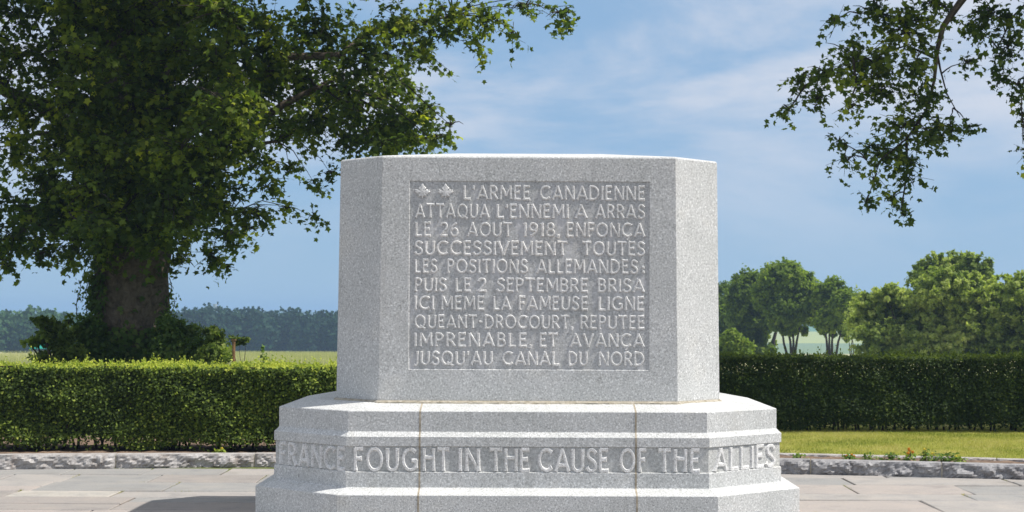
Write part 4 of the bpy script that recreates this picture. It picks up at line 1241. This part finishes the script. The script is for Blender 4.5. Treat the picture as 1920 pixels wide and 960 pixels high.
far_tree('tallest round-headed tree on several slender stems', [(1470, 525, 42, 30), (1505, 550, 34, 34), (1450, 555, 36, 36), (1480, 585, 42, 30), (1520, 585, 24, 24), (1472, 612, 26, 15), (1495, 620, 18, 10)], [[(1484, 676), (1482, 640), (1474, 605)], [(1479, 676), (1470, 645), (1466, 615)], [(1489, 676), (1494, 640), (1500, 610)], [(1486, 676), (1488, 645), (1486, 610)]], FY, 30000, .2, .46, r=.10)
far_tree('smaller round-headed tree with a browning edge, right of the tallest', [(1562, 555, 34, 28), (1540, 580, 26, 30), (1585, 575, 26, 28), (1565, 600, 36, 20), (1545, 612, 16, 12), (1590, 600, 20, 16), (1592, 622, 14, 14, .7), (1570, 622, 14, 10, .6)], [[(1553, 676), (1550, 640), (1546, 610)], [(1560, 676), (1560, 640), (1563, 610)], [(1566, 676), (1572, 640), (1582, 610)], [(1556, 676), (1555, 645), (1555, 615)]], FY - 3, 22000, .2, .48, r=.09)
b0 = P(1380, 668, 78); b0.z = gz(b0.x, 78)
leafy('field_bush', 'low rounded pale green bush just right of the memorial', 'shrub', tuple(b0), B([(1375, 640, 20, 16), (1390, 655, 20, 16), (1362, 658, 22, 16), (1380, 670, 30, 14), (1372, 630, 12, 10)], 78, .5), .14, 9000, M['farleaf'], TUFT, tint=.45, shell=.4)
b0 = P(1598, 668, 84); b0.z = gz(b0.x, 84)
leafy('thin_bare_tree', 'sparse greyish half-bare tree left of the big thicket', 'tree', tuple(b0), B([(1600, 585, 14, 30, .6), (1608, 560, 8, 22, .5), (1590, 620, 14, 20, .5)], 84, .5), .12, 900, M['shrub'], TUFT, tint=.55, stem_r=.03, part='crown')

# the big loose thickets on the right at 70 m
TY2 = 68.0
def thicket(label, bl, count, tint, Y=TY2, leaf=.13, m='shrub'):
    b0 = P(bl[-1][0], 670, Y); b0.z = gz(b0.x, Y)
    return leafy('thicket_tree', label, 'tree', tuple(b0), B(bl, Y, .9), leaf, count, M[m], TUFT, tint=tint, up=.5, shell=.35, stem_r=.05, part='crown', group='bushy trees at the right edge', spread=.10, sprig=1.0, clump=75)
thicket('low spreading pale green bushy tree at the left of the thicket', [(1640, 575, 32, 24), (1665, 560, 28, 20, .7), (1690, 590, 40, 34), (1630, 610, 30, 26), (1660, 640, 50, 30), (1700, 640, 40, 30)], 30000, .55)
thicket('darker ragged tree top rising behind the big pale bushy tree', [(1755, 505, 24, 22), (1790, 500, 24, 24), (1730, 520, 18, 22), (1825, 505, 26, 22), (1850, 520, 16, 26), (1780, 540, 60, 30)], 20000, .40, TY2 + 6)
thicket('largest pale green bushy tree in the middle of the thicket', [(1770, 545, 40, 30), (1810, 555, 44, 32), (1740, 570, 36, 34), (1855, 570, 26, 34), (1780, 600, 60, 34), (1840, 615, 44, 36), (1760, 640, 60, 30), (1830, 650, 60, 28)], 50000, .56, TY2 - 1)
thicket('bushy tree cut off by the right edge of the picture', [(1905, 545, 30, 24), (1930, 570, 40, 40), (1885, 590, 24, 24, .8), (1910, 620, 40, 30), (1900, 650, 44, 28), (1960, 610, 40, 60)], 30000, .46, TY2 - 3)
# weeds and tall grass along the far side of the right hedge
n = 9000
xx = rng.uniform(1.5, 12, n); yy = rng.uniform(21.0, 34.0, n)
pos = np.stack([xx, yy, ground_z(xx, yy)], -1)
tag(blades('tall_grass', pos, rng.gamma(6, .055, n) + .2, .25 + .5 * rng.random(n), M['weed'], .25, .2), 'rough tall grass and weeds showing over the right hedge', 'grass', kind='stuff')

# wheat field standing up behind the left hedge
n = 90000
xx = rng.uniform(-26, 2, n); yy = 34 + 110 * rng.random(n) ** 1.6
k = np.abs(xx) < yy * .36
xx, yy = xx[k], yy[k]; n = len(xx)
pos = np.stack([xx, yy, ground_z(xx, yy)], -1)
ww = blades('wheat', pos, rng.uniform(.34, .50, n), np.clip(.35 + .3 * np.sin(xx * .8) * np.sin(yy * .3) + rng.normal(0, .2, n), 0, 1), M['wheat'], .14, .3)
tag(ww, 'pale green standing wheat beyond the left hedge', 'wheat', kind='stuff')

# ------------------------------------------------------------------ distant woods
def wood(name, label, xs_, top, Y, count_per, tint, tops, depth=30, wleaf=1.0):
    pos, nr, tn = [], [], []
    px = xs_[0]
    while px < xs_[1]:
        for row in range(3):
            Yr = Y + row * depth / 3 + random.uniform(-3, 3)
            x_ = px + random.uniform(-8, 8)
            c = P(x_, 590, Yr); z0 = gz(c.x, Yr)
            zt_ = P(x_, top(x_) + random.uniform(-tops, tops) + row * 1.0, Yr).z
            h = zt_ - z0; wd = random.uniform(1.7, 2.9)
            k = count_per
            t_ = rng.random(k); a = rng.uniform(0, 2 * np.pi, k)
            pr_ = np.sin(np.pi * np.clip(t_ * .80 + .18, 0, 1)) ** .75 * (0.8 + .35 * rng.random(k))
            ncl = 26; cl_t = rng.random(ncl)
            ci = rng.integers(0, ncl, k); t_ = np.clip(t_ * .55 + cl_t[ci] * .45, 0, 1)
            pos.append(np.stack([c.x + np.cos(a) * pr_ * wd, Yr + np.sin(a) * pr_ * wd, z0 + t_ * h], -1))
            nr.append(np.stack([np.cos(a), np.sin(a), np.full(k, .6)], -1) + rng.normal(0, .5, (k, 3)))
            tn.append(np.full(k, tint + random.uniform(-.15, .15)) + rng.normal(0, .1, k))
        px += random.uniform(11, 19) * 340 / Y
    pos, nr, tn = np.concatenate(pos), np.concatenate(nr), np.clip(np.concatenate(tn), 0, 1)
    o = link(name, leaves(name, pos, nr, rng.uniform(.5, 1.0, len(pos)) * wleaf, TUFT, tn), M['wood_far'])
    return tag(o, label, 'woodland', kind='stuff')
wood('distant_wood', 'dark blue-green belt of woodland beyond the field, between the maple and the memorial', (300, 1250), lambda x: 577 + 3 * math.sin(x / 37) + (7 if x > 560 else 0) + 2.5 * math.sin(x / 13), 345, 480, .3, 5.5)
wood('nearer_wood', 'lighter green belt of woodland behind the field at the far left', (-80, 300), lambda x: 580 + 4 * math.sin(x / 23 + 1) + (6 if 70 < x < 200 else 0), 300, 480, .75, 4.0)
wood('far_treeline', 'thin dark line of trees on the rise beyond the right-hand fields', (1340, 2000), lambda x: 603 + 2 * math.sin(x / 31), 1000, 160, .3, 2.0, 60, 1.6)

# blue hills
def hills(name, Y, f_, x0, x1, c0):
    V, Fc = [], []
    n = 160
    for i in range(n + 1):
        px = x0 + (x1 - x0) * i / n
        zt_ = P(px, f_(px), Y).z
        X = (px - 990.5) / 3000 * Y
        V += [(X, Y - 500, -4), (X, Y - 220, -4 + (zt_ + 4) * .7), (X, Y, zt_), (X, Y + 400, zt_ - 3)]
    for i in range(n):
        for k in range(3): Fc.append((i * 4 + k, i * 4 + 4 + k, i * 4 + 5 + k, i * 4 + 1 + k))
    return tag(link(name, py_mesh(name, V, Fc, True), simple(name + '_woods', (0.02, 0.04, 0.02), c0, .02)), kind='structure')
hills('hills', 2400, lambda x: 583.5 + 2 * math.sin(x / 90 + .3) + 1.2 * math.sin(x / 23), -500, 2400, (0.05, 0.09, 0.04))

# slim tower on the skyline and a turquoise sheet at the field edge
c = P(403, 590, 900)
tw_ = root('water_tower', (c.x, 900, gz(c.x, 900)), 'tiny pale tower standing above the distant woodland', 'tower')
bm = bmesh.new(); bmesh.ops.create_cone(bm, cap_ends=True, segments=20, radius1=.9, radius2=.9, depth=14)
for v in bm.verts: v.co += Vector((c.x, 900, P(403, 577, 900).z - 7))
me = bpy.data.meshes.new('tower_shaft'); bm.to_mesh(me); bm.free(); link('tower_shaft', me, M['concrete'], tw_)
bm = bmesh.new(); bmesh.ops.create_cone(bm, cap_ends=True, segments=20, radius1=1.1, radius2=1.25, depth=2.2)
for v in bm.verts: v.co += Vector((c.x, 900, P(403, 577, 900).z + 1.1))
me = bpy.data.meshes.new('tower_tank'); bm.to_mesh(me); bm.free(); link('tower_tank', me, M['concrete'], tw_)
V, Fc = [], []
Yt_ = 282
for i in range(15):
    px = 60 + 42 * i / 14
    hh = (.25 + 1.0 * math.sin(math.pi * min(1, i / 14 + .08)) ** .6) * (1 + .15 * random.uniform(-1, 1))
    b0 = P(px, 590, Yt_); z0 = gz(b0.x, Yt_)
    for k in range(7):
        a = math.pi * k / 6
        V.append((b0.x, Yt_ - math.cos(a) * 1.3, z0 + .9 + math.sin(a) * hh))
for i in range(14):
    for k in range(6): Fc.append((i * 7 + k, i * 7 + 7 + k, i * 7 + 8 + k, i * 7 + 1 + k))
tag(link('covered_stack', py_mesh('covered_stack', V, Fc, True), M['tarp']), 'small turquoise plastic-covered heap at the field edge, far left', 'covered stack')

# ------------------------------------------------------------------ weeds and flowers by the kerbs
def weed(label, px, Y, w, h, flowers, tint=.5, n=60, name='flowering_weed', cat='plant', fm='orange', group='weeds along the right kerb'):
    b0 = P(px, 860, Y); b0.z = .085
    r_ = root(name, tuple(b0), label, cat, group)
    a = rng.uniform(0, 2 * np.pi, n); rr = rng.random(n) ** .6
    pos = np.stack([b0.x + np.cos(a) * rr * w, Y + np.sin(a) * rr * w * .6, b0.z + .008 + rng.random(n) ** 1.5 * h * (1 - .5 * rr)], -1)
    nr = np.stack([np.cos(a) * .5, np.sin(a) * .5, np.ones(n)], -1) + rng.normal(0, .35, (n, 3))
    o = link('leaves', leaves('leaves', pos, nr, rng.uniform(.022, .05, n), OVAL, np.clip(tint + rng.normal(0, .2, n), 0, 1)), M['weed'], r_); o['kind'] = 'stuff'
    V, Fc = [], []
    for _ in range(6):
        e_ = Vector((b0.x + random.uniform(-w, w) * .6, Y + random.uniform(-w, w) * .3, b0.z + h * random.uniform(.6, 1)))
        tube([b0, (Vector(b0) + e_) / 2 + Vector((0, 0, .01)), e_], [.0025, .002, .001], 4, V, Fc)
    link('stems', py_mesh('stems', V, Fc), M['twig'], r_)
    for i in range(flowers):
        c = Vector((b0.x + random.uniform(-w, w) * .55, Y + random.uniform(-w, w) * .3 - .01, b0.z + h * random.uniform(.6, 1.05)))
        V, Fc = [c + Vector((0, -.004, .004))], []
        for k in range(10):
            an_ = 2 * math.pi * k / 10; rd = .020 if k % 2 == 0 else .011
            V.append(c + Vector((math.cos(an_) * rd, -.002 * (k % 2), math.sin(an_) * rd * .8)))
        for k in range(10): Fc.append((0, 1 + k, 1 + (k + 1) % 10))
        link('flower', py_mesh('flower', V, Fc), M[fm], r_)
    return r_
weed('orange-flowered weed lying low on the kerb, nearest the memorial', 1592, 15.75, .09, .05, 4, .5)
weed('taller orange-flowered weed midway along the right kerb', 1706, 15.62, .07, .12, 6, .55)
weed('leafy green weed left of the taller orange flowers', 1668, 15.65, .10, .09, 0, .45, 80)
weed('broad green weed patch right of the taller orange flowers', 1750, 15.55, .16, .11, 1, .4, 120, fm='yellow')
weed('upright yellow-green weed with a seed head', 1735, 15.55, .05, .17, 1, .7, 50, fm='yellow')
weed('round green weed toward the right end of the strip', 1780, 15.5, .10, .12, 0, .4, 80)
weed('pale small weed at the right end of the strip', 1800, 15.4, .10, .07, 1, .75, 60, fm='yellow')
weed('straggling weed between the two orange-flowered ones', 1630, 15.7, .10, .07, 0, .55, 60)
weed('tiny weed beside the memorial plinth on the right kerb', 1500, 15.85, .08, .05, 0, .5, 40)
weed('small bright yellow-green weed on the bare soil below the left hedge', 413, 15.85, .07, .09, 2, .85, 60, fm='yellow', group='weeds below the left hedge')

# ------------------------------------------------------------------ haze
hz = bpy.data.materials.new('haze_air'); hz.use_nodes = True
t = hz.node_tree; t.nodes.clear()
pv = N(t, 'ShaderNodeVolumePrincipled')
pv.inputs['Color'].default_value = (0.38, 0.55, 0.86, 1)
pv.inputs['Density'].default_value = 0.00055
pv.inputs['Anisotropy'].default_value = 0.2
mo = N(t, 'ShaderNodeOutputMaterial'); t.links.new(pv.outputs[0], mo.inputs['Volume'])
bm = bmesh.new(); bmesh.ops.create_cube(bm, size=1)
for v in bm.verts: v.co = Vector((v.co.x * 8400, v.co.y * 6400 + 3000, v.co.z * 40 + 3))
me = bpy.data.meshes.new('haze'); bm.to_mesh(me); bm.free()
tag(link('haze', me, hz), kind='stuff')
